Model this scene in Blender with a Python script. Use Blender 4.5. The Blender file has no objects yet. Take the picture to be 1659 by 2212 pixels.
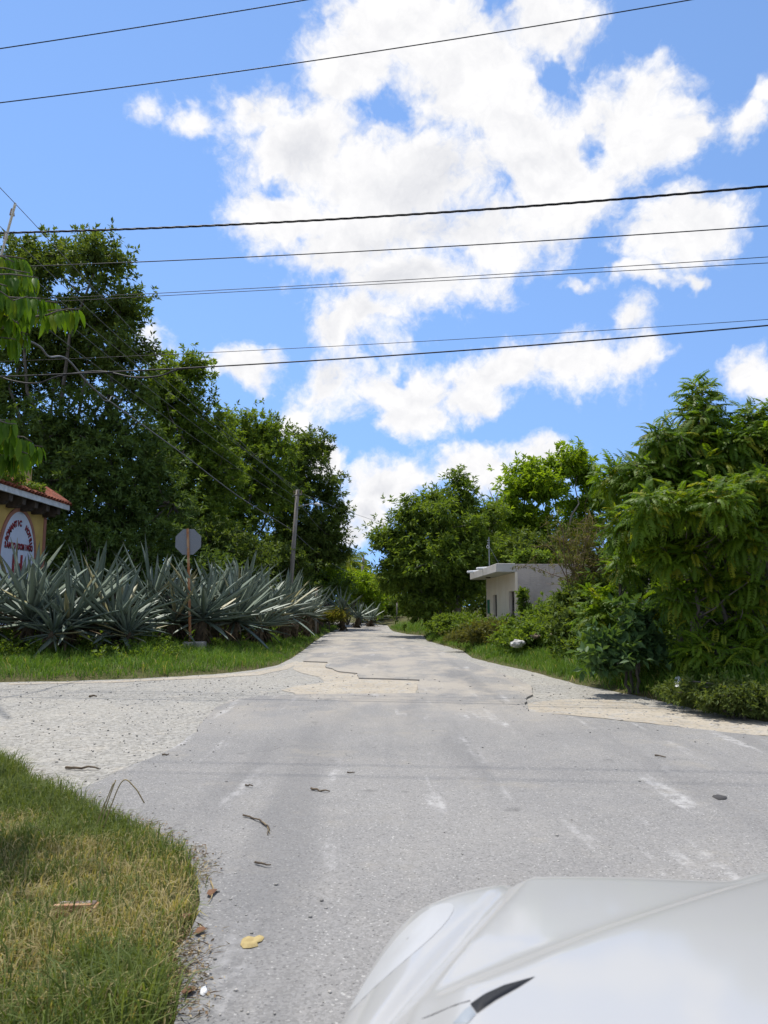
import bpy, bmesh, math, random
import numpy as np
from mathutils import Vector, Matrix, Quaternion

SC = bpy.context.scene
COL = SC.collection
rng = np.random.default_rng(7)
random.seed(7)

# ------------------------------------------------------------------ camera
CAM_H = 1.5
FPX, CX, CY, HORIZON = 1566.0, 829.5, 1106.0, 1308.0
PITCH = math.atan((HORIZON - CY) / FPX)
cam_data = bpy.data.cameras.new('camera')
cam_data.sensor_fit = 'HORIZONTAL'
cam_data.sensor_width = 36.0
cam_data.lens = 36.0 * FPX / (2 * CX)
cam_data.clip_start = 0.05
cam_data.clip_end = 3000
cam_data.dof.use_dof = True
cam_data.dof.focus_distance = 22.0
cam_data.dof.aperture_fstop = 9.0
cam = bpy.data.objects.new('camera', cam_data)
COL.objects.link(cam)
cam.location = (0, 0, CAM_H)
cam.rotation_euler = (math.pi / 2 + PITCH, 0, 0)
SC.camera = cam

# ------------------------------------------------------------------ sun + exposure
SUN_EL, SUN_AZ = math.radians(69), math.radians(-34)      # azimuth from +Y towards +X
SUN_DIR = Vector((math.sin(SUN_AZ) * math.cos(SUN_EL), math.cos(SUN_AZ) * math.cos(SUN_EL), math.sin(SUN_EL)))
sd = bpy.data.lights.new('sun', 'SUN')
sd.energy = 3.7
sd.angle = math.radians(0.75)
sd.color = (1.0, 0.95, 0.87)
sun = bpy.data.objects.new('sun', sd)
COL.objects.link(sun)
sun.location = (0, 0, 60)
sun.rotation_euler = SUN_DIR.to_track_quat('Z', 'Y').to_euler()
SC.view_settings.view_transform = 'Standard'
SC.view_settings.look = 'None'
SC.view_settings.exposure = 0.45
SC.view_settings.gamma = 1.0
SC.view_settings.use_curve_mapping = False
SC.render.engine = 'CYCLES'
SC.cycles.use_denoising = True
SC.cycles.max_bounces = 7
SC.cycles.diffuse_bounces = 3
SC.cycles.glossy_bounces = 2
SC.cycles.transmission_bounces = 5
SC.cycles.transparent_max_bounces = 6

# ------------------------------------------------------------------ where a sight line meets the place
def ray(x, y):
    u, v = (x - CX) / FPX, (CY - y) / FPX
    return np.array([u, math.cos(PITCH) - v * math.sin(PITCH), math.sin(PITCH) + v * math.cos(PITCH)])
def at(x, y, Y):
    r = ray(x, y)
    p = r * (Y / r[1])
    return np.array([p[0], Y, p[2] + CAM_H])
def gnd(x, y, z=0.0):
    r = ray(x, y)
    t = (z - CAM_H) / r[2]
    return np.array([r[0] * t, r[1] * t, z])

# ------------------------------------------------------------------ sky: Nishita + cumulus field
def build_world():
    w = bpy.data.worlds.new('World')
    SC.world = w
    w.use_nodes = True
    nt = w.node_tree
    nt.nodes.clear()
    N, L = nt.nodes, nt.links
    def n(t, **k):
        o = N.new(t)
        for a, b in k.items():
            setattr(o, a, b)
        return o
    def put(sock, v):
        if hasattr(v, 'is_linked') or isinstance(v, bpy.types.NodeSocket):
            L.new(v, sock)
        else:
            sock.default_value = v
    def vm(op, a, b=None, s=None):
        o = n('ShaderNodeVectorMath', operation=op)
        put(o.inputs[0], a)
        if b is not None:
            put(o.inputs[1], b)
        if s is not None:
            put(o.inputs['Scale'], s)
        return o.outputs['Value'] if op in ('LENGTH', 'DOT_PRODUCT', 'DISTANCE') else o.outputs[0]
    def m(op, a, b=0.0, c=0.0, clamp=False):
        o = n('ShaderNodeMath', operation=op, use_clamp=clamp)
        put(o.inputs[0], a); put(o.inputs[1], b); put(o.inputs[2], c)
        return o.outputs[0]
    def mr(v, a, b, c=0.0, d=1.0):
        o = n('ShaderNodeMapRange', interpolation_type='SMOOTHSTEP')
        put(o.inputs[0], v)
        for i, q in enumerate((a, b, c, d)):
            o.inputs[i + 1].default_value = q
        return o.outputs[0]
    def noise(vec, scale, detail=6.0, rough=0.55, out='Fac'):
        o = n('ShaderNodeTexNoise')
        put(o.inputs['Vector'], vec)
        o.inputs['Scale'].default_value = scale
        o.inputs['Detail'].default_value = detail
        o.inputs['Roughness'].default_value = rough
        return o.outputs[out]
    d = vm('NORMALIZE', n('ShaderNodeTexCoord').outputs['Generated'])
    sky = n('ShaderNodeTexSky', sky_type='NISHITA')
    sky.sun_disc = False
    L.new(vm('NORMALIZE', vm('ADD', vm('MULTIPLY', d, (1, 1, 0.6)), (0, 0, 0.30))), sky.inputs[0])
    sky.sun_elevation = SUN_EL
    sky.sun_rotation = SUN_AZ % (2 * math.pi)
    sky.altitude = 1800
    sky.air_density = 1.0
    sky.dust_density = 0.05
    sky.ozone_density = 2.2
    # the cumulus field: (x, y, rx, ry) of each billow
    B = [(545,235,95,75),(650,330,160,130),(760,170,110,150),(880,60,150,130),(1010,180,210,170),(1180,70,120,110),
         (900,390,260,160),(1180,330,190,150),(1330,260,150,110),(1430,280,85,60),(1390,170,60,60),(600,450,110,80),
         (760,520,160,90),(980,500,250,90),(880,610,180,85),(800,690,110,75),(1510,470,130,60),(1430,525,100,38),
         (1610,235,70,40),(1650,190,50,45),(520,800,110,60),(700,820,90,75),(840,850,120,65),(870,905,95,52),
         (720,720,60,50),(1100,800,110,60),(1240,780,110,58),(1370,775,70,62),(1030,870,75,48),(1350,700,42,34),
         (1620,800,70,48),(830,1060,85,60),(790,1120,60,60),(1060,1008,80,48),(1180,1000,80,48),
         (345,740,36,48),(405,260,60,34),(310,225,30,40),(750,1170,60,50),(640,890,50,34),(1230,612,60,16),
         (1360,600,60,20),(1490,605,55,16),(700,985,50,50)]
    warp = vm('SUBTRACT', noise(d, 7.0, 5.0, 0.6, 'Color'), (0.5, 0.5, 0.5))
    dw = vm('ADD', d, vm('SCALE', warp, s=0.10))
    warp2 = vm('SUBTRACT', noise(d, 24.0, 3.0, 0.6, 'Color'), (0.5, 0.5, 0.5))
    dw = vm('ADD', dw, vm('SCALE', warp2, s=0.022))
    field = None
    for (x, y, rx, ry) in B:
        un = lambda q: q / np.linalg.norm(q)
        c = un(ray(x, y))
        ax = 0.5 * np.linalg.norm(un(ray(x + rx, y)) - un(ray(x - rx, y)))
        ay = 0.5 * np.linalg.norm(un(ray(x, y + ry)) - un(ray(x, y - ry)))
        q = vm('MULTIPLY', vm('SUBTRACT', dw, tuple(c)), (1 / ax, 1 / ay, 1 / ay))
        f = m('MULTIPLY', m('SUBTRACT', 1.0, vm('LENGTH', q)), 0.55 if min(rx, ry) < 42 else 1.0)
        field = f if field is None else m('SMOOTH_MAX', field, f, 0.25)
    for (x, y, rx, ry) in [(805,240,85,60),(1280,300,45,95),(590,405,60,45),(1190,150,50,45),(850,810,28,45),(1090,30,40,40)]:
        un = lambda q: q / np.linalg.norm(q)
        c = un(ray(x, y)); ax = rx / FPX * 0.8; ay = ry / FPX * 0.75
        q = vm('MULTIPLY', vm('SUBTRACT', dw, tuple(c)), (1 / ax, 1 / ay, 1 / ay))
        field = m('SUBTRACT', field, m('MULTIPLY', m('MAXIMUM', m('SUBTRACT', 1.0, vm('LENGTH', q)), 0.0), 0.85))
    # all round the rest of the dome the same kind of scattered cumulus
    fr = vm('DOT_PRODUCT', d, (0.0, 0.93, 0.36))
    rest = m('MULTIPLY', m('SUBTRACT', noise(dw, 2.3, 2.0, 0.5), 0.52), 6.0)
    rest = m('SUBTRACT', rest, m('MULTIPLY', mr(fr, 0.66, 0.80), 8.0))
    field = m('MAXIMUM', field, rest)
    sx = n('ShaderNodeSeparateXYZ'); L.new(d, sx.inputs[0])
    fb = noise(dw, 9.0, 9.0, 0.62)
    up = vm('ADD', dw, tuple(0.016 * np.array((-0.35, -0.3, 0.9))))
    fb2 = noise(up, 9.0, 6.0, 0.60)
    dens = m('ADD', m('MINIMUM', field, 0.70), m('MULTIPLY', m('SUBTRACT', fb, 0.5), 3.0))
    wisp = noise(d, 30.0, 5.0, 0.65)
    dens = m('ADD', dens, m('MULTIPLY', m('SUBTRACT', wisp, 0.5), 0.9))
    alpha = mr(dens, -0.34, 0.46)
    alpha = m('MULTIPLY', alpha, mr(sx.outputs[2], -0.02, 0.05))
    thick = mr(field, 0.30, 1.0)
    lit = m('MULTIPLY', m('SUBTRACT', fb2, fb), -2.6)
    big = noise(dw, 5.0, 3.0, 0.5)
    shade = m('ADD', m('SUBTRACT', 0.16, lit), m('MULTIPLY', m('MULTIPLY', thick, mr(big, 0.42, 0.62)), 0.62), clamp=True)
    cc = n('ShaderNodeMix', data_type='RGBA')
    L.new(shade, cc.inputs['Factor'])
    cc.inputs[6].default_value = (8.8, 8.75, 8.8, 1)
    cc.inputs[7].default_value = (6.5, 6.6, 7.0, 1)
    tint = n('ShaderNodeMix', data_type='RGBA', blend_type='MULTIPLY')
    tint.inputs['Factor'].default_value = 1.0
    L.new(sky.outputs[0], tint.inputs[6])
    tint.inputs[7].default_value = SKY_TINT
    mx = n('ShaderNodeMix', data_type='RGBA')
    L.new(alpha, mx.inputs['Factor'])
    L.new(tint.outputs[2], mx.inputs[6])
    L.new(cc.outputs[2], mx.inputs[7])
    bg = n('ShaderNodeBackground')
    L.new(mx.outputs[2], bg.inputs['Color'])
    bg.inputs['Strength'].default_value = 0.085
    out = n('ShaderNodeOutputWorld')
    L.new(bg.outputs[0], out.inputs[0])
    w.cycles.sampling_method = 'MANUAL'
    w.cycles.sample_map_resolution = 512
SKY_TINT = (1.88, 2.02, 2.1, 1)
build_world()

# ------------------------------------------------------------------ helpers: materials
def new_mat(name):
    mt = bpy.data.materials.new(name)
    mt.use_nodes = True
    nt = mt.node_tree
    nt.nodes.clear()
    return mt, nt, nt.nodes, nt.links
class NB:
    """small node-building helper"""
    def __init__(s, name):
        s.mt, s.nt, s.N, s.L = new_mat(name)
        s.out = s.N.new('ShaderNodeOutputMaterial')
    def n(s, t, **k):
        o = s.N.new(t)
        for a, b in k.items():
            setattr(o, a, b)
        return o
    def put(s, sock, v):
        if isinstance(v, bpy.types.NodeSocket):
            s.L.new(v, sock)
        else:
            if hasattr(sock.default_value, '__len__') and not hasattr(v, '__len__'):
                v = (v, v, v, 1)
            elif hasattr(v, '__len__') and len(sock.default_value) == 4 and len(v) == 3:
                v = (*v, 1)
            sock.default_value = v
    def m(s, op, a, b=0.0, clamp=False):
        o = s.n('ShaderNodeMath', operation=op, use_clamp=clamp)
        s.put(o.inputs[0], a); s.put(o.inputs[1], b)
        return o.outputs[0]
    def mr(s, v, a, b, c=0.0, d=1.0):
        o = s.n('ShaderNodeMapRange', interpolation_type='SMOOTHSTEP')
        s.put(o.inputs[0], v)
        for i, q in enumerate((a, b, c, d)):
            o.inputs[i + 1].default_value = q
        return o.outputs[0]
    def pos(s, scale=(1, 1, 1), rot=(0, 0, 0), obj=False):
        g = s.n('ShaderNodeTexCoord').outputs['Object'] if obj else s.n('ShaderNodeNewGeometry').outputs['Position']
        mp = s.n('ShaderNodeMapping')
        s.L.new(g, mp.inputs[0])
        mp.inputs['Scale'].default_value = scale
        mp.inputs['Rotation'].default_value = rot
        return mp.outputs[0]
    def noise(s, vec, scale, detail=4.0, rough=0.55, out='Fac'):
        o = s.n('ShaderNodeTexNoise')
        s.L.new(vec, o.inputs['Vector'])
        o.inputs['Scale'].default_value = scale
        o.inputs['Detail'].default_value = detail
        o.inputs['Roughness'].default_value = rough
        return o.outputs[out]
    def voro(s, vec, scale, out='Distance', feature='F1'):
        o = s.n('ShaderNodeTexVoronoi', feature=feature)
        s.L.new(vec, o.inputs['Vector'])
        o.inputs['Scale'].default_value = scale
        return o.outputs[out]
    def mix(s, f, a, b, blend='MIX'):
        o = s.n('ShaderNodeMix', data_type='RGBA', blend_type=blend)
        s.put(o.inputs[0], f); s.put(o.inputs[6], a); s.put(o.inputs[7], b)
        return o.outputs[2]
    def bump(s, h, strength=0.5, dist=0.02):
        o = s.n('ShaderNodeBump')
        s.put(o.inputs['Height'], h)
        o.inputs['Strength'].default_value = strength
        o.inputs['Distance'].default_value = dist
        return o.outputs[0]
    def pbr(s, col, rough=0.7, normal=None, spec=0.3, metal=0.0, coat=0.0):
        p = s.n('ShaderNodeBsdfPrincipled')
        s.put(p.inputs['Base Color'], col)
        s.put(p.inputs['Roughness'], rough)
        p.inputs['Specular IOR Level'].default_value = spec
        s.put(p.inputs['Metallic'], metal)
        p.inputs['Coat Weight'].default_value = coat
        p.inputs['Coat Roughness'].default_value = 0.08
        if normal is not None:
            s.L.new(normal, p.inputs['Normal'])
        return p.outputs[0]
    def end(s, sh):
        s.L.new(sh, s.out.inputs[0])
        return s.mt

def plain(name, c1, c2=None, scale=6.0, rough=0.7, bump=0.0, bscale=None, metal=0.0, spec=0.3, coat=0.0, obj=False, stretch=(1, 1, 1), detail=5.0):
    b = NB(name)
    p = b.pos(stretch, obj=obj)
    f = b.noise(p, scale, detail, 0.6)
    col = b.mix(b.mr(f, 0.35, 0.65), c1, c2 or c1)
    nm = b.bump(b.noise(p, bscale or scale * 3, 6.0, 0.65), bump, 0.02) if bump else None
    return b.end(b.pbr(col, rough, nm, spec, metal, coat))

def leaf_mat(name, c1, c2, c3=None, trans=0.38, rough=0.55, tcol=None, spec=0.16, per_obj=False):
    """foliage: hue differs from leaf to leaf (attribute tint), light passes through the blade"""
    b = NB(name)
    a = b.n('ShaderNodeAttribute', attribute_name='tint').outputs['Fac']
    oi = b.n('ShaderNodeObjectInfo').outputs['Random']
    f = b.m('FRACT', b.m('ADD', a, b.m('MULTIPLY', oi, 0.97))) if per_obj else a
    r = b.n('ShaderNodeValToRGB')
    b.L.new(f, r.inputs[0])
    r.color_ramp.elements[0].position = 0.0
    r.color_ramp.elements[0].color = (*c1, 1)
    r.color_ramp.elements[1].position = 0.85
    r.color_ramp.elements[1].color = (*c2, 1)
    if c3:
        e = r.color_ramp.elements.new(0.97)
        e.color = (*c3, 1)
    col = r.outputs[0]
    p = b.pbr(col, rough, None, spec)
    t = b.n('ShaderNodeBsdfTranslucent')
    b.put(t.inputs['Color'], b.mix(1.0, col, tcol or (1.9, 1.75, 0.55), 'MULTIPLY'))
    ms = b.n('ShaderNodeMixShader')
    ms.inputs[0].default_value = trans
    b.L.new(p, ms.inputs[1]); b.L.new(t.outputs[0], ms.inputs[2])
    return b.end(ms.outputs[0])

# ------------------------------------------------------------------ helpers: objects
def tag(o, label=None, cat=None, group=None, kind=None):
    if label: o['label'] = label
    if cat: o['category'] = cat
    if group: o['group'] = group
    if kind: o['kind'] = kind
    return o
def empty(name, loc=(0, 0, 0), rz=0.0):
    o = bpy.data.objects.new(name, None)
    COL.objects.link(o)
    o.location = loc
    o.rotation_euler = (0, 0, rz)
    o.empty_display_size = 0.1
    return o
def link(name, me, parent=None, mat=None):
    o = bpy.data.objects.new(name, me)
    COL.objects.link(o)
    if mat is not None and len(me.materials) == 0:
        me.materials.append(mat)
    if parent is not None:
        o.parent = parent
    return o
def np_mesh(name, V, F, tint=None, smooth=False):
    """V (n,3), F (m,k) all faces alike"""
    me = bpy.data.meshes.new(name)
    V = np.ascontiguousarray(V, dtype=np.float32)
    F = np.ascontiguousarray(F, dtype=np.int32)
    k = F.shape[1]
    me.vertices.add(len(V)); me.vertices.foreach_set('co', V.ravel())
    me.loops.add(F.size); me.loops.foreach_set('vertex_index', F.ravel())
    me.polygons.add(len(F))
    me.polygons.foreach_set('loop_start', np.arange(0, F.size, k, dtype=np.int32))
    me.polygons.foreach_set('loop_total', np.full(len(F), k, dtype=np.int32))
    if smooth:
        me.polygons.foreach_set('use_smooth', np.ones(len(F), dtype=bool))
    if tint is not None:
        at_ = me.attributes.new('tint', 'FLOAT', 'POINT')
        at_.data.foreach_set('value', np.ascontiguousarray(tint, dtype=np.float32))
    me.update(calc_edges=True)
    return me
def np_obj(name, V, F, mat, parent=None, tint=None, smooth=False):
    me = np_mesh(name, V, F, tint, smooth)
    me.materials.append(mat)
    return link(name, me, parent)
class MB:
    """mesh collector with mixed faces"""
    def __init__(s): s.v, s.f = [], []
    def add(s, v, f):
        o = len(s.v)
        s.v += [tuple(p) for p in v]
        s.f += [tuple(i + o for i in q) for q in f]
        return s
    def box(s, x0, x1, y0, y1, z0, z1):
        v = [(x, y, z) for z in (z0, z1) for y in (y0, y1) for x in (x0, x1)]
        return s.add(v, [(0, 2, 3, 1), (4, 5, 7, 6), (0, 1, 5, 4), (2, 6, 7, 3), (0, 4, 6, 2), (1, 3, 7, 5)])
    def tube(s, pts, rad, k=8, caps=True):
        V, F = tube_np(pts, rad, k, caps)
        return s.add(V, F)
    def build(s, name, mat, parent=None, smooth=False, bevel=0.0):
        me = bpy.data.meshes.new(name)
        me.from_pydata(s.v, [], s.f)
        if smooth:
            me.polygons.foreach_set('use_smooth', [True] * len(me.polygons))
        me.materials.append(mat)
        me.update()
        o = link(name, me, parent)
        if bevel:
            md = o.modifiers.new('bevel', 'BEVEL')
            md.width = bevel; md.segments = 2; md.limit_method = 'ANGLE'
        return o
def tube_np(pts, rad, k=8, caps=True):
    pts = [Vector(p) for p in pts]
    n = len(pts)
    if not hasattr(rad, '__len__'):
        rad = [rad] * n
    V, F = [], []
    ref = None
    for i in range(n):
        t = (pts[min(i + 1, n - 1)] - pts[max(i - 1, 0)])
        t = t.normalized() if t.length > 1e-9 else Vector((0, 0, 1))
        if ref is None:
            ref = t.orthogonal().normalized()
        a = (ref - t * ref.dot(t))
        a = a.normalized() if a.length > 1e-6 else t.orthogonal().normalized()
        ref = a
        b = t.cross(a)
        for j in range(k):
            th = 2 * math.pi * j / k
            V.append(tuple(pts[i] + (a * math.cos(th) + b * math.sin(th)) * rad[i]))
    for i in range(n - 1):
        for j in range(k):
            F.append((i * k + j, i * k + (j + 1) % k, (i + 1) * k + (j + 1) % k, (i + 1) * k + j))
    if caps:
        F.append(tuple(range(k - 1, -1, -1)))
        F.append(tuple(range((n - 1) * k, n * k)))
    return V, F
def unit(a):
    return a / np.maximum(np.linalg.norm(a, axis=-1, keepdims=True), 1e-9)
def rnd_dir(n):
    return unit(rng.normal(size=(n, 3)))
# ------------------------------------------------------------------ ground, gravel, asphalt
def W(pts, z=0.0):
    return [tuple(gnd(x, y, z)[:2]) for x, y in pts]
NEAR_EDGE = W([(392,2212),(402,2120),(398,2060),(432,1980),(446,1910),(415,1858),(335,1806),(240,1768),(140,1722),(75,1690),(0,1640)])
FAR_LEFT = W([(0,1474),(130,1471),(250,1468),(370,1462),(480,1455),(550,1447),(600,1437),(630,1422),(655,1405),(680,1385),(702,1371),(735,1357)])
RIGHT_EDGE = W([(842,1358),(850,1364),(880,1370),(915,1373),(922,1384),(955,1393),(1000,1406),(1020,1421),(1080,1436),(1150,1451),(1250,1479),(1320,1492),(1380,1503),(1440,1518),(1500,1531),(1580,1546),(1659,1560)])
P_ROAD = [(-0.98, -9.0)] + NEAR_EDGE + [(-7.5, 8.4), (-14, 9.2), (-45, 11.5), (-45, 17.2), (-14, 15.1)] + FAR_LEFT + \
         [(-3.4, 57), (-6.5, 62), (-11, 66), (-11, 70.5), (-5.0, 67.5), (-1.0, 62), (0.3, 55)] + RIGHT_EDGE + [(9, 8.0), (16, 6.2), (45, 2.0), (45, -9.0)]
P_ROAD = np.array(P_ROAD)

def smooth_poly(P, jit=0.0, step=0.25, seed=1):
    """resample a closed polygon, with a ragged edge"""
    r = np.random.default_rng(seed)
    out = []
    n = len(P)
    for i in range(n):
        a, b = np.array(P[i]), np.array(P[(i + 1) % n])
        L = np.linalg.norm(b - a)
        near = min(np.hypot(*a), np.hypot(*b))
        st = step * max(1.0, near / 8.0)
        k = max(1, int(L / st))
        nn = np.array([-(b - a)[1], (b - a)[0]]) / max(L, 1e-6)
        for j in range(k):
            t = j / k
            out.append(a + (b - a) * t + nn * r.normal() * jit)
    return np.array(out)
def seg_dist(X, Y, P):
    d = np.full(X.shape, 1e9)
    inside = np.zeros(X.shape, bool)
    n = len(P)
    for i in range(n):
        ax, ay = P[i]; bx, by = P[(i + 1) % n]
        ex, ey = bx - ax, by - ay
        L2 = ex * ex + ey * ey + 1e-12
        t = np.clip(((X - ax) * ex + (Y - ay) * ey) / L2, 0, 1)
        d = np.minimum(d, np.hypot(X - ax - t * ex, Y - ay - t * ey))
        c = ((ay > Y) != (by > Y))
        with np.errstate(divide='ignore', invalid='ignore'):
            xi = ax + (Y - ay) / (by - ay if by != ay else 1e-12) * ex
        inside ^= c & (X < xi)
    return np.where(inside, -d, d)
def vnoise(X, Y, s, seed=0):
    """smooth value noise"""
    r = np.random.default_rng(seed)
    T = r.random((64, 64))
    x, y = X * s + 100.3, Y * s + 71.7
    xi, yi = np.floor(x).astype(int), np.floor(y).astype(int)
    fx, fy = x - xi, y - yi
    fx, fy = fx * fx * (3 - 2 * fx), fy * fy * (3 - 2 * fy)
    g = lambda a, b: T[a % 64, b % 64]
    return (g(xi, yi) * (1 - fx) + g(xi + 1, yi) * fx) * (1 - fy) + (g(xi, yi + 1) * (1 - fx) + g(xi + 1, yi + 1) * fx) * fy
def hgt(X, Y):
    X, Y = np.asarray(X, float), np.asarray(Y, float)
    d = seg_dist(X, Y, P_ROAD)
    rise = np.where(X < 0, 0.38, 0.42)
    near = (X < 0) & (Y < 12)
    rise = np.where(near, 0.10, rise)
    up = 0.035 + rise * np.clip(d / 4.5, 0, 1) ** 0.8
    up = up + 0.06 * (vnoise(X, Y, 0.9, 3) - 0.5) * np.clip(d * 2, 0, 1) + 0.03 * (vnoise(X, Y, 3.1, 4) - 0.5) * np.clip(d * 4, 0, 1)
    z = np.where(d > 0, up * np.clip(d / 0.10, 0, 1) - 0.012 * (d < 0.05), -0.012 - 0.05 * np.clip(-d / 0.25, 0, 1))
    return z

def build_ground():
    xs = np.unique(np.concatenate([np.arange(-7, 7.01, 0.18), np.arange(-46, 46.1, 0.6), np.arange(-400, 401, 25.0)]).round(3))
    ys = np.unique(np.concatenate([np.arange(0.6, 12.5, 0.18), np.arange(-12, 75, 0.5), np.arange(75, 140, 5.0), np.arange(-200, 600, 25.0)]).round(3))
    X, Y = np.meshgrid(xs, ys)
    Z = hgt(X, Y)
    V = np.stack([X, Y, Z], -1).reshape(-1, 3)
    i = np.arange(len(ys) - 1)[:, None] * len(xs) + np.arange(len(xs) - 1)[None]
    F = np.stack([i, i + 1, i + 1 + len(xs), i + len(xs)], -1).reshape(-1, 4)
    b = NB('verge_soil')
    p = b.pos()
    f = b.noise(p, 0.8, 6, 0.6); g = b.noise(p, 14, 5, 0.7)
    col = b.mix(b.mr(f, 0.35, 0.65), (0.085, 0.075, 0.035), (0.075, 0.085, 0.028))
    col = b.mix(b.mr(g, 0.45, 0.75), col, (0.17, 0.14, 0.08))
    mt = b.end(b.pbr(col, 0.95, b.bump(g, 0.8, 0.05), 0.1))
    tag(np_obj('ground', V, F, mt, smooth=True), kind='structure')
build_ground()

def sheet(name, P, z, mat, thick=0.0, wall_mat=None):
    bm = bmesh.new()
    vs = [bm.verts.new((x, y, z)) for x, y in P]
    es = [bm.edges.new((vs[i], vs[(i + 1) % len(vs)])) for i in range(len(vs))]
    bmesh.ops.triangle_fill(bm, use_beauty=True, use_dissolve=False, edges=es, normal=(0, 0, 1))
    for f in bm.faces:
        if f.normal.z < 0: f.normal_flip()
    if thick:
        for i in range(len(vs)):
            a, b = vs[i], vs[(i + 1) % len(vs)]
            c, d = bm.verts.new((a.co.x, a.co.y, z - thick)), bm.verts.new((b.co.x, b.co.y, z - thick))
            f = bm.faces.new((a, b, d, c))
        bmesh.ops.remove_doubles(bm, verts=bm.verts, dist=1e-5)
    me = bpy.data.meshes.new(name)
    bm.to_mesh(me); bm.free()
    me.materials.append(mat)
    return tag(link(name, me), kind='structure')

def gravel_mat():
    b = NB('limestone_gravel')
    p = b.pos()
    big = b.noise(p, 0.35, 5, 0.6); mid = b.noise(p, 2.2, 6, 0.65); fine = b.noise(p, 38, 4, 0.7)
    cell = b.voro(p, 30, 'Color'); cd = b.voro(p, 30)
    sep = b.n('ShaderNodeSeparateColor'); b.L.new(cell, sep.inputs[0])
    col = b.mix(b.mr(big, 0.38, 0.62), (0.27, 0.263, 0.245), (0.335, 0.318, 0.28))
    col = b.mix(b.mr(mid, 0.52, 0.72), col, (0.40, 0.365, 0.305))
    stone = b.mix(sep.outputs[0], (0.13, 0.126, 0.115), (0.47, 0.455, 0.42))
    col = b.mix(b.mr(fine, 0.40, 0.58, 0.15, 0.75), col, stone)
    h = b.m('ADD', b.m('MULTIPLY', cd, -0.6), b.m('MULTIPLY', fine, 1.2))
    return b.end(b.pbr(col, 0.95, b.bump(h, 0.55, 0.02), 0.15))
def sand_mat():
    b = NB('caliche_sand')
    p = b.pos()
    a = b.noise(p, 1.4, 6, 0.65); fine = b.noise(p, 30, 5, 0.7)
    col = b.mix(b.mr(a, 0.35, 0.65), (0.37, 0.325, 0.26), (0.43, 0.385, 0.315))
    col = b.mix(b.mr(fine, 0.5, 0.7), col, (0.30, 0.27, 0.22))
    gv = b.noise(p, 5.0, 7, 0.75)
    col = b.mix(b.mr(gv, 0.50, 0.62), col, (0.36, 0.345, 0.32))
    cl = b.voro(p, 26, 'Color')
    sp = b.n('ShaderNodeSeparateColor'); b.L.new(cl, sp.inputs[0])
    col = b.mix(b.mr(sp.outputs[0], 0.80, 0.86, 0, 0.8), col, (0.27, 0.25, 0.215))
    return b.end(b.pbr(col, 0.95, b.bump(fine, 0.6, 0.02), 0.1))
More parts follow.
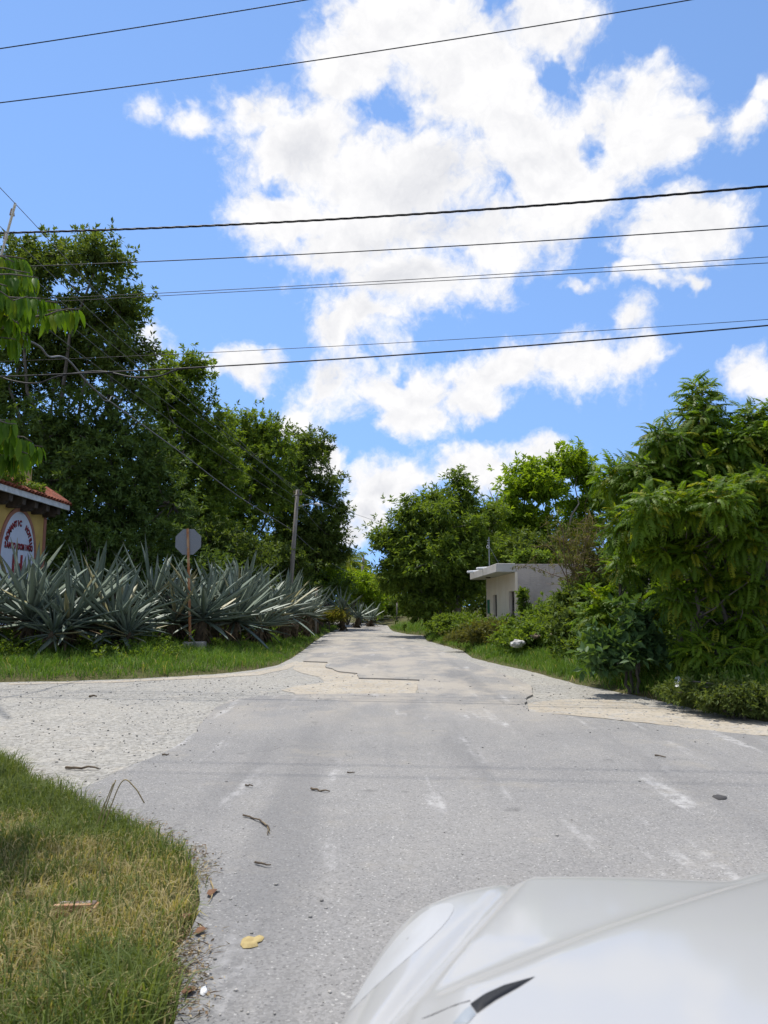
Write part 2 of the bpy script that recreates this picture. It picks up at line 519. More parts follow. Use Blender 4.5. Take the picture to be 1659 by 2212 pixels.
def asphalt_mat():
    b = NB('worn_asphalt')
    p = b.pos()
    big = b.noise(p, 0.28, 5, 0.6); mid = b.noise(p, 1.7, 6, 0.7); fine = b.noise(p, 60, 4, 0.75)
    cell = b.voro(p, 95, 'Color')
    sep = b.n('ShaderNodeSeparateColor'); b.L.new(cell, sep.inputs[0])
    cell2 = b.voro(p, 110, 'Color')
    sep2 = b.n('ShaderNodeSeparateColor'); b.L.new(cell2, sep2.inputs[0])
    col = b.mix(b.mr(big, 0.36, 0.64), (0.205, 0.201, 0.196), (0.258, 0.250, 0.238))
    col = b.mix(b.mr(mid, 0.45, 0.75, 0, 0.55), col, (0.30, 0.285, 0.26))
    agg = b.mix(sep.outputs[0], (0.12, 0.118, 0.116), (0.38, 0.372, 0.36))
    col = b.mix(0.34, col, agg)
    col = b.mix(b.mr(sep2.outputs[1], 0.975, 0.985, 0, 0.55), col, (0.52, 0.51, 0.48))
    col = b.mix(b.mr(sep2.outputs[0], 0.97, 0.98, 0, 0.6), col, (0.06, 0.058, 0.055))
    # pale chalky scuffs dragged along the way the cars turn
    ps = b.pos((3.4, 0.5, 1.0))
    sc = b.noise(ps, 1.1, 3, 0.5)
    br = b.noise(p, 9, 5, 0.7)
    sm = b.m('MULTIPLY', b.mr(sc, 0.59, 0.72), b.mr(br, 0.38, 0.60))
    col = b.mix(b.m('MULTIPLY', sm, 0.5), col, (0.55, 0.54, 0.53))
    # tyre lanes polished darker, oil drips, patched areas
    tl = b.noise(b.pos((1.3, 0.10, 1)), 1.0, 3, 0.5)
    col = b.mix(b.mr(tl, 0.50, 0.66, 0, 0.38), col, (0.13, 0.13, 0.132))
    oil = b.noise(p, 2.6, 3, 0.45)
    col = b.mix(b.mr(oil, 0.68, 0.76, 0, 0.45), col, (0.09, 0.088, 0.085))
    dirt = b.noise(p, 0.9, 7, 0.72)
    col = b.mix(b.mr(dirt, 0.54, 0.70, 0, 0.45), col, (0.31, 0.285, 0.24))
    # sandy dust towards the far road and the edges
    dz = b.noise(b.pos((0.9, 0.45, 1)), 0.9, 6, 0.65)
    sy = b.n('ShaderNodeSeparateXYZ'); b.L.new(b.pos(), sy.inputs[0])
    dust = b.m('MULTIPLY', b.mr(sy.outputs[1], 8.0, 13.0), b.mr(dz, 0.40, 0.60))
    col = b.mix(b.m('MULTIPLY', dust, 0.6), col, (0.42, 0.375, 0.31))
    # hairline cracks
    dv = b.n('ShaderNodeVectorMath', operation='ADD')
    b.L.new(p, dv.inputs[0])
    ws = b.n('ShaderNodeVectorMath', operation='SCALE'); b.L.new(b.noise(p, 1.5, 4, 0.6, 'Color'), ws.inputs[0]); ws.inputs['Scale'].default_value = 1.2
    b.L.new(ws.outputs[0], dv.inputs[1])
    ck = b.voro(dv.outputs[0], 0.35, 'Distance', 'DISTANCE_TO_EDGE')
    cm = b.m('MULTIPLY', b.mr(ck, 0.0, 0.006, 1, 0), b.mr(b.noise(p, 0.5, 2, 0.5), 0.55, 0.62))
    col = b.mix(b.m('MULTIPLY', cm, 0.6), col, (0.07, 0.068, 0.065))
    h = b.m('ADD', fine, b.m('MULTIPLY', sep.outputs[0], 0.7))
    return b.end(b.pbr(col, 0.9, b.bump(h, 0.5, 0.008), 0.2))
M_GRAVEL, M_SAND, M_ASPH = gravel_mat(), sand_mat(), asphalt_mat()

sheet('gravel_road', smooth_poly(P_ROAD, 0.0, 1.0), 0.0, M_GRAVEL)
ASPH = [(-0.9, -8.8)] + W([(380,2205),(388,2120),(384,2058),(418,1982),(432,1908),(402,1856),(325,1802),(232,1764),(165,1732),(150,1712),(205,1690),(270,1658),(320,1640),(380,1612),(425,1580),(436,1560),(462,1530),(500,1512),(560,1504),(640,1500),(720,1499),(800,1498.5),(905,1497.5),
       (903,1484),(907,1468),(850,1466),(776,1464),(772,1454),(730,1450),(720,1444),(703,1441),(707,1430),(655,1428),(668,1408),(690,1387),(708,1374),(738,1359)], 0.03) + \
       [(-3.0, 57), (-6.0, 62.3), (-11, 66.5), (-11, 70), (-5.3, 67), (-1.3, 61.8), (-0.1, 55)] + W([(836,1360),(850,1371),(890,1384),(950,1404),(1000,1424),(1060,1446),(1120,1467),(1150,1484),(1152,1500),(1139,1506),(1137,1519),(1139,1536),(1200,1543),(1300,1553),(1400,1563),(1500,1574),(1580,1583),(1659,1591)], 0.03) + \
       [(9, 6.6), (16, 4.8), (45, 0.6), (45, -8.8)]
A_POLY = smooth_poly(ASPH, 0.012, 0.16, 5)
sheet('asphalt_road', A_POLY, 0.032, M_ASPH, 0.045)
# caliche patches showing in the broken asphalt and along the shoulder
sheet('sand_patch', smooth_poly(W([(640,1500),(800,1499),(900,1498),(904,1484),(906,1469),(850,1467),(778,1465),(773,1455),(731,1451),(720,1445),(704,1442),(706,1431),(660,1429),(630,1432),(640,1450),(690,1462),(700,1475),(640,1482),(610,1490)], 0.006), 0.02, 0.15, 8), 0.006, M_SAND)
sheet('sand_shoulder', smooth_poly(W([(1139,1519),(1180,1513),(1240,1510),(1330,1512),(1420,1528),(1520,1545),(1659,1566),(1659,1590),(1560,1581),(1400,1562),(1260,1548),(1141,1536)], 0.006), 0.02, 0.15, 9), 0.006, M_SAND)
sheet('sand_strip', smooth_poly(W([(480,1458),(560,1450),(610,1440),(640,1428),(650,1432),(620,1446),(560,1458),(470,1464),(250,1474),(20,1479),(20,1476),(250,1470)], 0.005), 0.03, 0.2, 10), 0.005, M_SAND)

# loose limestone chips lying on the road
def pebbles():
    ico = bmesh.new(); bmesh.ops.create_icosphere(ico, subdivisions=1, radius=1.0)
    bv = np.array([v.co[:] for v in ico.verts]); bf = np.array([[v.index for v in f.verts] for f in ico.faces]); ico.free()
    n = 26000
    d = 1.2 + 15 * rng.random(n) ** 1.3
    X = (rng.random(n) * 1.5 - 0.78) * d; Y = d
    sd_ = seg_dist(X, Y, P_ROAD); sa = seg_dist(X, Y, A_POLY)
    edge = np.exp(-np.abs(np.minimum(sa, 0)) / 0.35) * 0.45 + np.exp(sd_ / 0.12) * 0.5
    keep = (sd_ < -0.01) & (rng.random(n) < np.where(sa > 0, 0.42, 0.03 + edge * 0.8))
    X, Y, sa = X[keep], Y[keep], sa[keep]
    n = len(X)
    r = (0.0022 + 0.008 * rng.random(n) ** 4) * (0.8 + Y / 12)
    Z = np.where(sa < 0, 0.032, 0.003)
    S = np.stack([r * (0.7 + rng.random(n) * 0.6), r * (0.7 + rng.random(n) * 0.6), r * 0.6], -1)
    V = bv[None] * S[:, None] * (1 + 0.14 * rng.normal(size=(n, len(bv), 1)))
    V += np.stack([X, Y, Z + r * 0.3], -1)[:, None]
    F = bf[None] + (np.arange(n) * len(bv))[:, None, None]
    tint = np.repeat(rng.random(n), len(bv))
    b = NB('stone_chip')
    t = b.n('ShaderNodeAttribute', attribute_name='tint').outputs['Fac']
    mt = b.end(b.pbr(b.mix(t, (0.19, 0.185, 0.17), (0.44, 0.42, 0.385)), 0.9, None, 0.2))
    tag(np_obj('loose_gravel', V.reshape(-1, 3), F.reshape(-1, 3), mt, tint=tint), 'pale stone chips scattered over the road surface', 'gravel', kind='stuff')
    print('chips', n)
pebbles()
# dry leaves, straw and dirt collecting along the near grass edge
def litter():
    n = 2600
    E = np.array(NEAR_EDGE)
    k = rng.integers(0, len(E) - 1, n); t = rng.random(n)[:, None]
    Q = E[k] + (E[k + 1] - E[k]) * t + rng.normal(size=(n, 2)) * np.array([0.055, 0.055]) + np.array([0.01, 0.0])
    patch = vnoise(Q[:, 0], Q[:, 1], 1.7, 77)
    Q = Q[(patch > 0.42) & (rng.random(n) < 0.9)]
    n = len(Q)
    Z = np.maximum(hgt(Q[:, 0], Q[:, 1]), 0.033) + 0.004 + 0.008 * rng.random(n)
    P = np.column_stack([Q, Z])
    a = rng.random(n) * 6.28
    D = unit(np.stack([np.cos(a), np.sin(a), 0.25 * rng.normal(size=n)], -1))
    straw = rng.random(n) < 0.6
    L = np.where(straw, 0.02 + 0.06 * rng.random(n), 0.008 + 0.016 * rng.random(n))
    Wd = np.where(straw, 0.003, L * 0.55)
    V, F = leaf_tris(P, D, L, Wd, 0.12, 0.15)
    b = NB('dry_litter')
    tt = b.n('ShaderNodeAttribute', attribute_name='tint').outputs['Fac']
    mt = b.end(b.pbr(b.mix(tt, (0.16, 0.095, 0.05), (0.40, 0.33, 0.20)), 0.9, None, 0.15))
    tag(np_obj('leaf_litter', V, F, mt, None, np.repeat(rng.random(n), 4)), 'dry straw and brown leaf litter along the near grass edge', 'litter', kind='stuff')
# ------------------------------------------------------------------ foliage generators
def leaf_tris(P, D, L, Wd, curl=0.12, fold=0.18, roll=None):
    """one bent diamond blade per row: base P, direction D, length L, width Wd -> V, F"""
    n = len(P)
    up = np.array([0, 0, 1.0]) + 0.55 * rng.normal(size=(n, 3))
    S = unit(np.cross(D, up)); Nn = unit(np.cross(S, D))
    L = L[:, None]; Wd = Wd[:, None]
    mid = P + D * L * 0.45
    lft = mid + S * Wd * 0.5 + Nn * Wd * fold
    rgt = mid - S * Wd * 0.5 + Nn * Wd * fold
    tip = P + D * L - Nn * L * curl
    V = np.stack([P, rgt, tip, lft], 1).reshape(-1, 3)
    i = np.arange(n)[:, None] * 4
    F = np.concatenate([i + np.array([0, 1, 2]), i + np.array([0, 2, 3])], 1).reshape(-1, 3)
    return V, F
def rosettes(C, A, k, L, Wd, shoot=0.18, spread=(0.6, 1.45), droop=0.0):
    """k leaves round each shoot (tip position C, axis A)"""
    n = len(C)
    A = np.repeat(A, k, 0); Cc = np.repeat(C, k, 0)
    t = rng.random(n * k)
    r = rnd_dir(n * k); r = unit(r - A * np.sum(r * A, 1, keepdims=True))
    ang = spread[0] + (spread[1] - spread[0]) * (1 - t) + rng.normal(size=n * k) * 0.15
    D = A * np.cos(ang)[:, None] + r * np.sin(ang)[:, None]
    D[:, 2] -= droop
    D = unit(D)
    P = Cc - A * ((1 - t) * shoot)[:, None]
    Ls = L * (0.65 + 0.6 * rng.random(n * k))
    return P, D, Ls, Wd * Ls / L * (0.8 + 0.4 * rng.random(n * k))
def pts_in_blob(c, r, n, shell=0.55):
    d = rnd_dir(n)
    q = shell + (1 - shell) * rng.random(n)
    inner = rng.random(n) < 0.22
    q = np.where(inner, rng.random(n) * shell, q)
    q = np.where(rng.random(n) < 0.14, 0.95 + 0.30 * rng.random(n), q)
    return np.asarray(c) + d * q[:, None] * np.asarray(r), d
class Tree:
    def __init__(s, name, label, cat, base, group=None):
        s.root = empty(name, tuple(base)); tag(s.root, label, cat, group)
        s.base = np.array(base, float)
        s.V, s.F, s.T, s.o = [], [], [], 0
        s.wood = MB()
    def add_leaves(s, P, D, L, Wd, tint=None, **k):
        V, F = leaf_tris(P, D, L, Wd, **k)
        s.V.append(V - s.base); s.F.append(F + s.o); s.o += len(V)
        t = rng.random(len(P)) * 0.9 if tint is None else tint
        s.T.append(np.repeat(t, 4))
    def limb(s, a, b, r0, r1, bend=0.12, k=6, seg=5):
        a, b = np.asarray(a, float), np.asarray(b, float)
        L = np.linalg.norm(b - a)
        off = rng.normal(size=3) * bend * L
        pts = []
        for i in range(seg + 1):
            t = i / seg
            pts.append(tuple(a + (b - a) * t + off * math.sin(math.pi * t) + (rng.normal(size=3) * 0.02 * L if 0 < i < seg else 0) - s.base))
        s.wood.tube(pts, [r0 + (r1 - r0) * (i / seg) for i in range(seg + 1)], k, caps=True)
    def finish(s, leafmat, bark, crown='crown', trunk='trunk'):
        if s.V:
            np_obj(crown, np.concatenate(s.V), np.concatenate(s.F), leafmat, s.root, np.concatenate(s.T))
        if s.wood.v:
            s.wood.build(trunk, bark, s.root, smooth=True)
        return s.root
DM, LS = 1.9, 1.22
def crown_tree(name, label, base, blobs, leafmat, bark, leaf=(0.19, 0.07), dens=1.0, k=9, clump=0.75, r0=0.2, droop=0.1,
               spread=(0.5, 1.45), shoots=9, trunk_top=None, stems=1, cat='tree', group=None, twigs=0.35, shell=0.55, upbias=0.35, curl=0.12):
    """blobs: list of (centre xyz, radius xyz); leaf clumps fill them, limbs run from the trunk into them"""
    T = Tree(name, label, cat, base, group)
    base = np.array(base, float)
    cs = np.array([b[0] for b in blobs]); low = cs[:, 2].min()
    if trunk_top is None:
        trunk_top = np.array([cs[:, 0].mean() * 0.5 + base[0] * 0.5, cs[:, 1].mean() * 0.5 + base[1] * 0.5, base[2] + 0.55 * (low - base[2]) + 0.3])
    trunk_top = np.array(trunk_top, float)
    tops = []
    for q in range(stems):
        o = np.array([rng.normal() * 0.35, rng.normal() * 0.2, 0]) * (stems > 1) * min(1.0, r0 * 4)
        tt = trunk_top + o * 2.5
        b0 = base + o * 0.6; b0[2] -= 0.2
        T.limb(b0, tt, r0, r0 * 0.62, 0.05, 9, 7)
        tops.append(tt)
    for (c, r) in blobs:
        c, r = np.array(c, float), np.array(r, float)
        st = tops[rng.integers(len(tops))]
        T.limb(st, c, r0 * 0.55, r0 * 0.12, 0.10, 6, 6)
        vol = r[0] * r[1] * r[2]
        area = (r[0] * r[1] + r[0] * r[2] + r[1] * r[2]) / 3
        nc = max(6, int(dens * DM * 7.5 * area / clump ** 2))
        P, d = pts_in_blob(c, r, nc, shell)
        for i in range(nc):
            if rng.random() < twigs / DM:
                T.limb(c + (P[i] - c) * 0.15, P[i], 0.035 * r0 / 0.2 + 0.008, 0.008, 0.10, 4, 3)
        # each clump: shoots in a flattened pad
        cl = clump * (0.6 + 0.8 * rng.random(nc))
        q = rng.normal(size=(nc, shoots, 3)) * np.array([0.5, 0.5, 0.32])
        C = P[:, None] + q * cl[:, None, None]
        A = unit(d[:, None] * 0.6 + unit(q) * 0.5 + np.array([0, 0, upbias]) + rng.normal(size=q.shape) * 0.25)
        tb = np.repeat(rng.random(nc) * 0.35, shoots * k)
        C, A = C.reshape(-1, 3), A.reshape(-1, 3)
        p, D, L, Wd = rosettes(C, A, k, leaf[0] * LS, leaf[1] * LS, leaf[0] * 1.1, spread, droop)
        T.add_leaves(p, D, L, Wd, tint=np.clip(tb + rng.random(len(p)) * 0.6, 0, 1), curl=curl)
    return T.finish(leafmat, bark)

BARK = plain('grey_bark', (0.16, 0.14, 0.12), (0.08, 0.07, 0.055), 3.0, 0.9, 0.8, 12, stretch=(3, 3, 0.6))
BARK_P = plain('pale_bark', (0.28, 0.25, 0.20), (0.15, 0.13, 0.10), 3.0, 0.9, 0.8, 12, stretch=(3, 3, 0.6))
TWIG = plain('dry_twig', (0.20, 0.14, 0.085), (0.12, 0.085, 0.055), 5, 0.9)
L_DARK = leaf_mat('leaf_dark_green', (0.058, 0.098, 0.023), (0.130, 0.185, 0.046), (0.17, 0.20, 0.05), 0.30, 0.58)
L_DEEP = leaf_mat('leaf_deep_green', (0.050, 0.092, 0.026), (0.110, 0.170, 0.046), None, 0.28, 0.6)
L_MID = leaf_mat('leaf_mid_green', (0.070, 0.125, 0.022), (0.150, 0.220, 0.038), (0.16, 0.20, 0.03), 0.38, 0.55)
L_LIME = leaf_mat('leaf_lime_green', (0.11, 0.19, 0.016), (0.20, 0.30, 0.025), (0.30, 0.34, 0.03), 0.45, 0.45)
L_NEEM = leaf_mat('leaf_feathery_green', (0.065, 0.130, 0.011), (0.132, 0.212, 0.017), (0.24, 0.26, 0.022), 0.45, 0.5, spec=0.2, per_obj=True)
L_TEAL = leaf_mat('leaf_blue_green', (0.045, 0.098, 0.036), (0.090, 0.155, 0.055), None, 0.30, 0.5)
L_OVER = leaf_mat('leaf_fresh_green', (0.055, 0.125, 0.012), (0.11, 0.20, 0.016), (0.17, 0.23, 0.02), 0.42, 0.45, per_obj=True)
L_OLIVE = leaf_mat('leaf_olive', (0.07, 0.085, 0.022), (0.14, 0.14, 0.04), (0.19, 0.14, 0.06), 0.3, 0.6)
L_PALM = leaf_mat('leaf_palm', (0.10, 0.15, 0.02), (0.22, 0.25, 0.035), (0.35, 0.27, 0.05), 0.4, 0.45)
L_RED = leaf_mat('leaf_reddish', (0.12, 0.17, 0.03), (0.20, 0.18, 0.045), (0.26, 0.10, 0.05), 0.4, 0.5)

def blobs_at(lst):
    """(x, y, Y, rx, ry[, depth radius]) -> centre and radii in metres"""
    out = []
    for q in lst:
        x, y, Y, rx, ry = q[:5]
        s = Y / FPX
        out.append((at(x, y, Y), (rx * s, (q[5] if len(q) > 5 else rx * s * 0.9), ry * s)))
    return out
def base_at(x, Y):
    p = at(x, HORIZON, Y)
    return (p[0], Y, float(hgt(p[0], Y)))

litter()
# ---- woodland closing the horizon all round (reads as one mass)
def woods(name, label, segs, lm, leaf=(0.45, 0.17), per_m=150):
    P, A = [], []
    for (x0, y0, x1, y1, h, dep) in segs:
        Ls = math.hypot(x1 - x0, y1 - y0); n = int(Ls * per_m)
        t = rng.random(n)
        X = x0 + (x1 - x0) * t; Y = y0 + (y1 - y0) * t
        q = rng.random(n) * dep
        nx, ny = (y1 - y0) / Ls, -(x1 - x0) / Ls
        top = h * (0.55 + 0.6 * vnoise(X, Y, 0.16, 51) + 0.22 * (vnoise(X, Y, 0.6, 52) - 0.5))
        Z = top * rng.random(n) ** 0.75 * (1 - 0.25 * np.abs(q / dep - 0.5))
        lump = (vnoise(X + Z, Y - Z, 0.5, 53) - 0.5) * 2.2
        P.append(np.stack([X + nx * (q + lump), Y + ny * (q + lump), Z + 0.1], -1))
        A.append(unit(rng.normal(size=(n, 3)) * 0.6 + np.array([0, -0.2, 0.7])))
    P, A = np.concatenate(P), np.concatenate(A)
    p, D, L, Wd = rosettes(P, A, 6, leaf[0], leaf[1], leaf[0])
    V, F = leaf_tris(p, D, L, Wd)
    tag(np_obj(name, V, F, lm, None, np.repeat(np.clip(np.repeat(vnoise(P[:, 0], P[:, 2] * 2, 0.4, 54), 6) * 0.5 + rng.random(len(p)) * 0.4, 0, 1), 4)), label, 'woodland', kind='stuff')
woods('far_woodland', 'continuous woodland closing off the view behind the house and road', [(-75, 92, 75, 100, 7.5, 7), (12, 52, 48, 46, 8, 6), (9.5, 34, 40, 22, 6, 4), (2.5, 58, 14, 62, 5, 4)], L_DARK, (0.5, 0.2), 85)
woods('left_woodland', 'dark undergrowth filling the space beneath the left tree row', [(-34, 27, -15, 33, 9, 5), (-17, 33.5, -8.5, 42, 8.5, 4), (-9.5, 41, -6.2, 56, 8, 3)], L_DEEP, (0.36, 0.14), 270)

# ---- left side of the road
crown_tree('tall_tree', 'tallest dark-leaved tree rising behind the hotel wall at the left', base_at(95, 31),
           blobs_at([(95,560,31,75,60),(215,560,30,80,55),(30,600,30,80,75),(265,650,30,58,55),(190,690,31,100,75),(270,760,30,68,60),(60,720,31,110,80),(150,790,32,105,60),(285,830,30,48,40),(20,850,31,90,70)]),
           L_DARK, BARK, (0.20, 0.075), 0.80, 9, 0.66, 0.22, 0.05, twigs=0.6, upbias=0.6)
crown_tree('shade_tree', 'broad dark tree under the tallest one, just right of the hotel eave', base_at(215, 29.5),
           blobs_at([(130,930,29.5,120,75),(260,930,30,100,70),(200,1020,29,120,80),(310,1010,30.5,80,80),(170,1120,28.5,90,80),(285,1120,29.5,90,80),(370,1090,30,70,80)]),
           L_DEEP, BARK, (0.20, 0.07), 0.85, 9, 0.8, 0.2, 0.08, stems=3, twigs=0.5)
crown_tree('round_tree', 'mid green tree with a vine-draped tip, right of the tallest tree', base_at(400, 36),
           blobs_at([(395,800,36,55,42),(355,850,35,55,55),(430,800,36,24,20),(375,870,36,70,60),(425,930,36,80,70),(370,990,35,90,80),(450,1030,36,80,80),(420,1110,35,80,70)]),
           L_MID, BARK, (0.20, 0.07), 0.95, 10, 0.7, 0.2, 0.12, stems=2)
crown_tree('broad_tree', 'sunlit-topped tree in the middle of the left tree row', base_at(520, 42),
           blobs_at([(540,930,43,62,45),(490,950,42,55,50),(580,960,43,60,50),(520,1020,42,90,70),(580,1060,42,70,70),(500,1110,41,80,70)]),
           L_MID, BARK, (0.21, 0.075), 0.95, 10, 0.75, 0.2, 0.1, stems=2)
crown_tree('roadside_tree', 'dark tree overhanging the road behind the street lamp pole', base_at(655, 47),
           blobs_at([(650,980,47,50,50),(690,960,48,30,40),(630,1040,47,50,60),(690,1050,47,45,55),(722,1120,47,38,38),(690,1150,46,55,60),(650,1180,46,60,65),(735,1190,47,24,40),(610,1130,46,50,70)]),
           L_DARK, BARK, (0.21, 0.075), 0.75, 10, 0.62, 0.2, 0.15, stems=2)
for i, (x, Y, lst, lm, lab) in enumerate([
    (60, 27.5, [(40,1180,28,100,90),(120,1230,28,80,70)], L_DEEP, 'dark thicket tree beside the end of the hotel wall'),
    (200, 26.5, [(190,1215,27,90,80),(270,1235,27,70,65)], L_DEEP, 'dark thicket tree behind the left agaves'),
    (345, 28, [(340,1200,28.5,85,85),(420,1230,29,70,70)], L_DEEP, 'dark thicket tree behind the stop sign'),
    (480, 33, [(470,1190,33,80,80),(540,1230,34,70,65)], L_DARK, 'dark thicket tree left of the street lamp pole'),
    (590, 38, [(580,1220,39,70,60),(640,1245,40,60,50)], L_DARK, 'dark thicket tree at the foot of the street lamp pole'),
    (690, 45, [(670,1270,45,45,32),(720,1275,46,40,32)], L_DEEP, 'dark low thicket behind the far agaves')]):
    crown_tree('thicket_tree', lab, base_at(x, Y), blobs_at(lst), lm, BARK, (0.19, 0.065), 0.8, 9, 0.75, 0.09, 0.05, stems=4, twigs=0.6, group='thicket trees behind the agaves')
crown_tree('lime_shrub', 'yellow-green bush behind the leaning far pole', base_at(745, 56), blobs_at([(735,1262,56,40,32),(775,1270,57,40,38),(800,1285,58,30,35)]), L_LIME, BARK, (0.20, 0.08), 0.9, 9, 0.7, 0.08, 0.1, stems=3, cat='shrub')
crown_tree('roadside_shrub', 'green bush at the bend where the road disappears', base_at(805, 64), blobs_at([(805,1300,64,40,32),(835,1310,66,30,26),(770,1305,63,28,24)]), L_MID, BARK, (0.22, 0.09), 1.0, 9, 0.8, 0.08, 0.1, stems=3, cat='shrub')
crown_tree('far_tree', 'hazy green tree far along the road', base_at(750, 74), blobs_at([(745,1225,74,32,28),(715,1235,74,30,30),(770,1240,76,22,24)]), L_MID, BARK, (0.30, 0.10), 1.0, 9, 0.9, 0.15, 0.2, stems=2)
crown_tree('far_shrub', 'dark bush seen through the gap beneath the right roadside tree', base_at(885, 72), blobs_at([(860,1318,74,26,20),(895,1312,72,40,26),(930,1300,70,40,34)]), L_DARK, BARK, (0.24, 0.09), 1.0, 9, 0.8, 0.08, 0.1, stems=3, cat='shrub')
crown_tree('distant_tree', 'pale leafy tree closing the end of the road', base_at(835, 95), blobs_at([(825,1290,95,34,22),(868,1295,92,30,22),(800,1280,98,26,24)]), L_LIME, BARK, (0.30, 0.11), 0.7, 9, 1.0, 0.12, 0.1, stems=3)

# ---- right side of the road
crown_tree('leaning_tree', 'large dark green tree beside the pale house on the right verge', base_at(985, 36),
           blobs_at([(985,1035,37,22,24),(940,1085,37,34,30),(1000,1085,37,46,36),(880,1110,36,40,32),(960,1140,36,85,55),(870,1180,36,60,50),(830,1165,36,32,30),(1040,1130,38,50,50),(930,1210,35,80,55),(1010,1200,36,65,60),(865,1240,36,52,40),(920,1290,35.5,50,45),(990,1265,36.5,55,40)]),
           L_MID, BARK_P, (0.21, 0.06), 1.0, 10, 0.62, 0.18, 0.28, stems=3, twigs=0.45, curl=0.2)
crown_tree('lime_tree', 'tall airy yellow-green tree behind the pale house', base_at(1180, 44),
           blobs_at([(1150,1020,44,50,36),(1215,995,44,50,30),(1110,1065,43,45,42),(1250,1010,45,40,34),(1180,1060,43,50,30),(1125,1125,43,50,40),(1270,1050,45,30,30),(1240,1090,45,40,22),(1090,1130,43,36,40),(1170,1140,43,40,26),(1235,1140,44,45,26),(1285,1130,45,40,34),(1200,1185,43,50,26),(1300,1080,46,30,40)]),
           L_LIME, BARK_P, (0.27, 0.09), 0.62, 9, 0.66, 0.17, 0.15, stems=2, twigs=0.6, curl=0.25)
crown_tree('backing_tree', 'dark tree filling the space behind the house roof', base_at(1120, 40), blobs_at([(1090,1190,40,60,36),(1160,1185,41,70,40),(1230,1190,41,60,40)]), L_DARK, BARK, (0.21, 0.07), 0.9, 9, 0.7, 0.14, 0.15, stems=3)
# ------------------------------------------------------------------ feathery (pinnate) trees at the right
def frond_mesh(seed, length=0.46, pairs=10, leaflet=0.115, droop=0.55):
    """arched rachis with paired sickle leaflets hanging from it; along +X, up +Z"""
    r = np.random.default_rng(seed)
    V, F = [], []
    def curve(t):
        a = droop * 1.5
        return np.array([length * (t - 0.12 * t ** 3), 0.03 * math.sin(seed + 2 * t), -length * 0.5 * a * t ** 2.2 + 0.04 * length * t])
    ts = np.linspace(0, 1, 7)
    for t in ts:
        c = curve(t); w = 0.0028 * (1 - 0.7 * t)
        V += [c + (0, w, 0), c - (0, w, 0)]
    for i in range(6):
        F += [(2 * i, 2 * i + 1, 2 * i + 3), (2 * i, 2 * i + 3, 2 * i + 2)]
    for i in range(pairs):
        t = 0.16 + 0.84 * (i + 0.5) / pairs
        c = curve(t); tg = unit(curve(min(t + 0.02, 1)) - curve(t - 0.02))
        s = math.sin(math.pi * (0.18 + 0.72 * t)) ** 0.6
        for sg in (-1, 1):
            ll = leaflet * s * (0.85 + 0.3 * r.random())
            side = np.array([0, sg, 0.0])
            d0 = unit(tg * 0.45 + side * 0.9 + np.array([0, 0, -0.15 + 0.1 * r.normal()]))
            d1 = unit(tg * 0.75 + side * 0.45 + np.array([0, 0, -0.85 + 0.15 * r.normal()]))
            nrm = unit(np.cross(d0, tg)); wv = unit(tg - d0 * np.dot(tg, d0))
            w = ll * 0.175
            p0 = c; p1 = c + d0 * ll * 0.5; p2 = p1 + d1 * ll * 0.55
            o = len(V)
            V += [p0, p1 + wv * w, p1 - wv * w, p2]
            F += [(o, o + 2, o + 1), (o + 1, o + 2, o + 3)]
    return np.array(V), np.array(F)
FRONDS = [frond_mesh(11 + i, 0.44 + 0.035 * (i % 4), 8 + i % 3, 0.12 + 0.012 * (i % 3), 0.34 + 0.08 * i) for i in range(6)]
FROND_ME = []
for i, (v, f) in enumerate(FRONDS):
    me = np_mesh('frond', v, f, np.full(len(v), 0.05 * i)); me.materials.append(L_NEEM); FROND_ME.append(me)

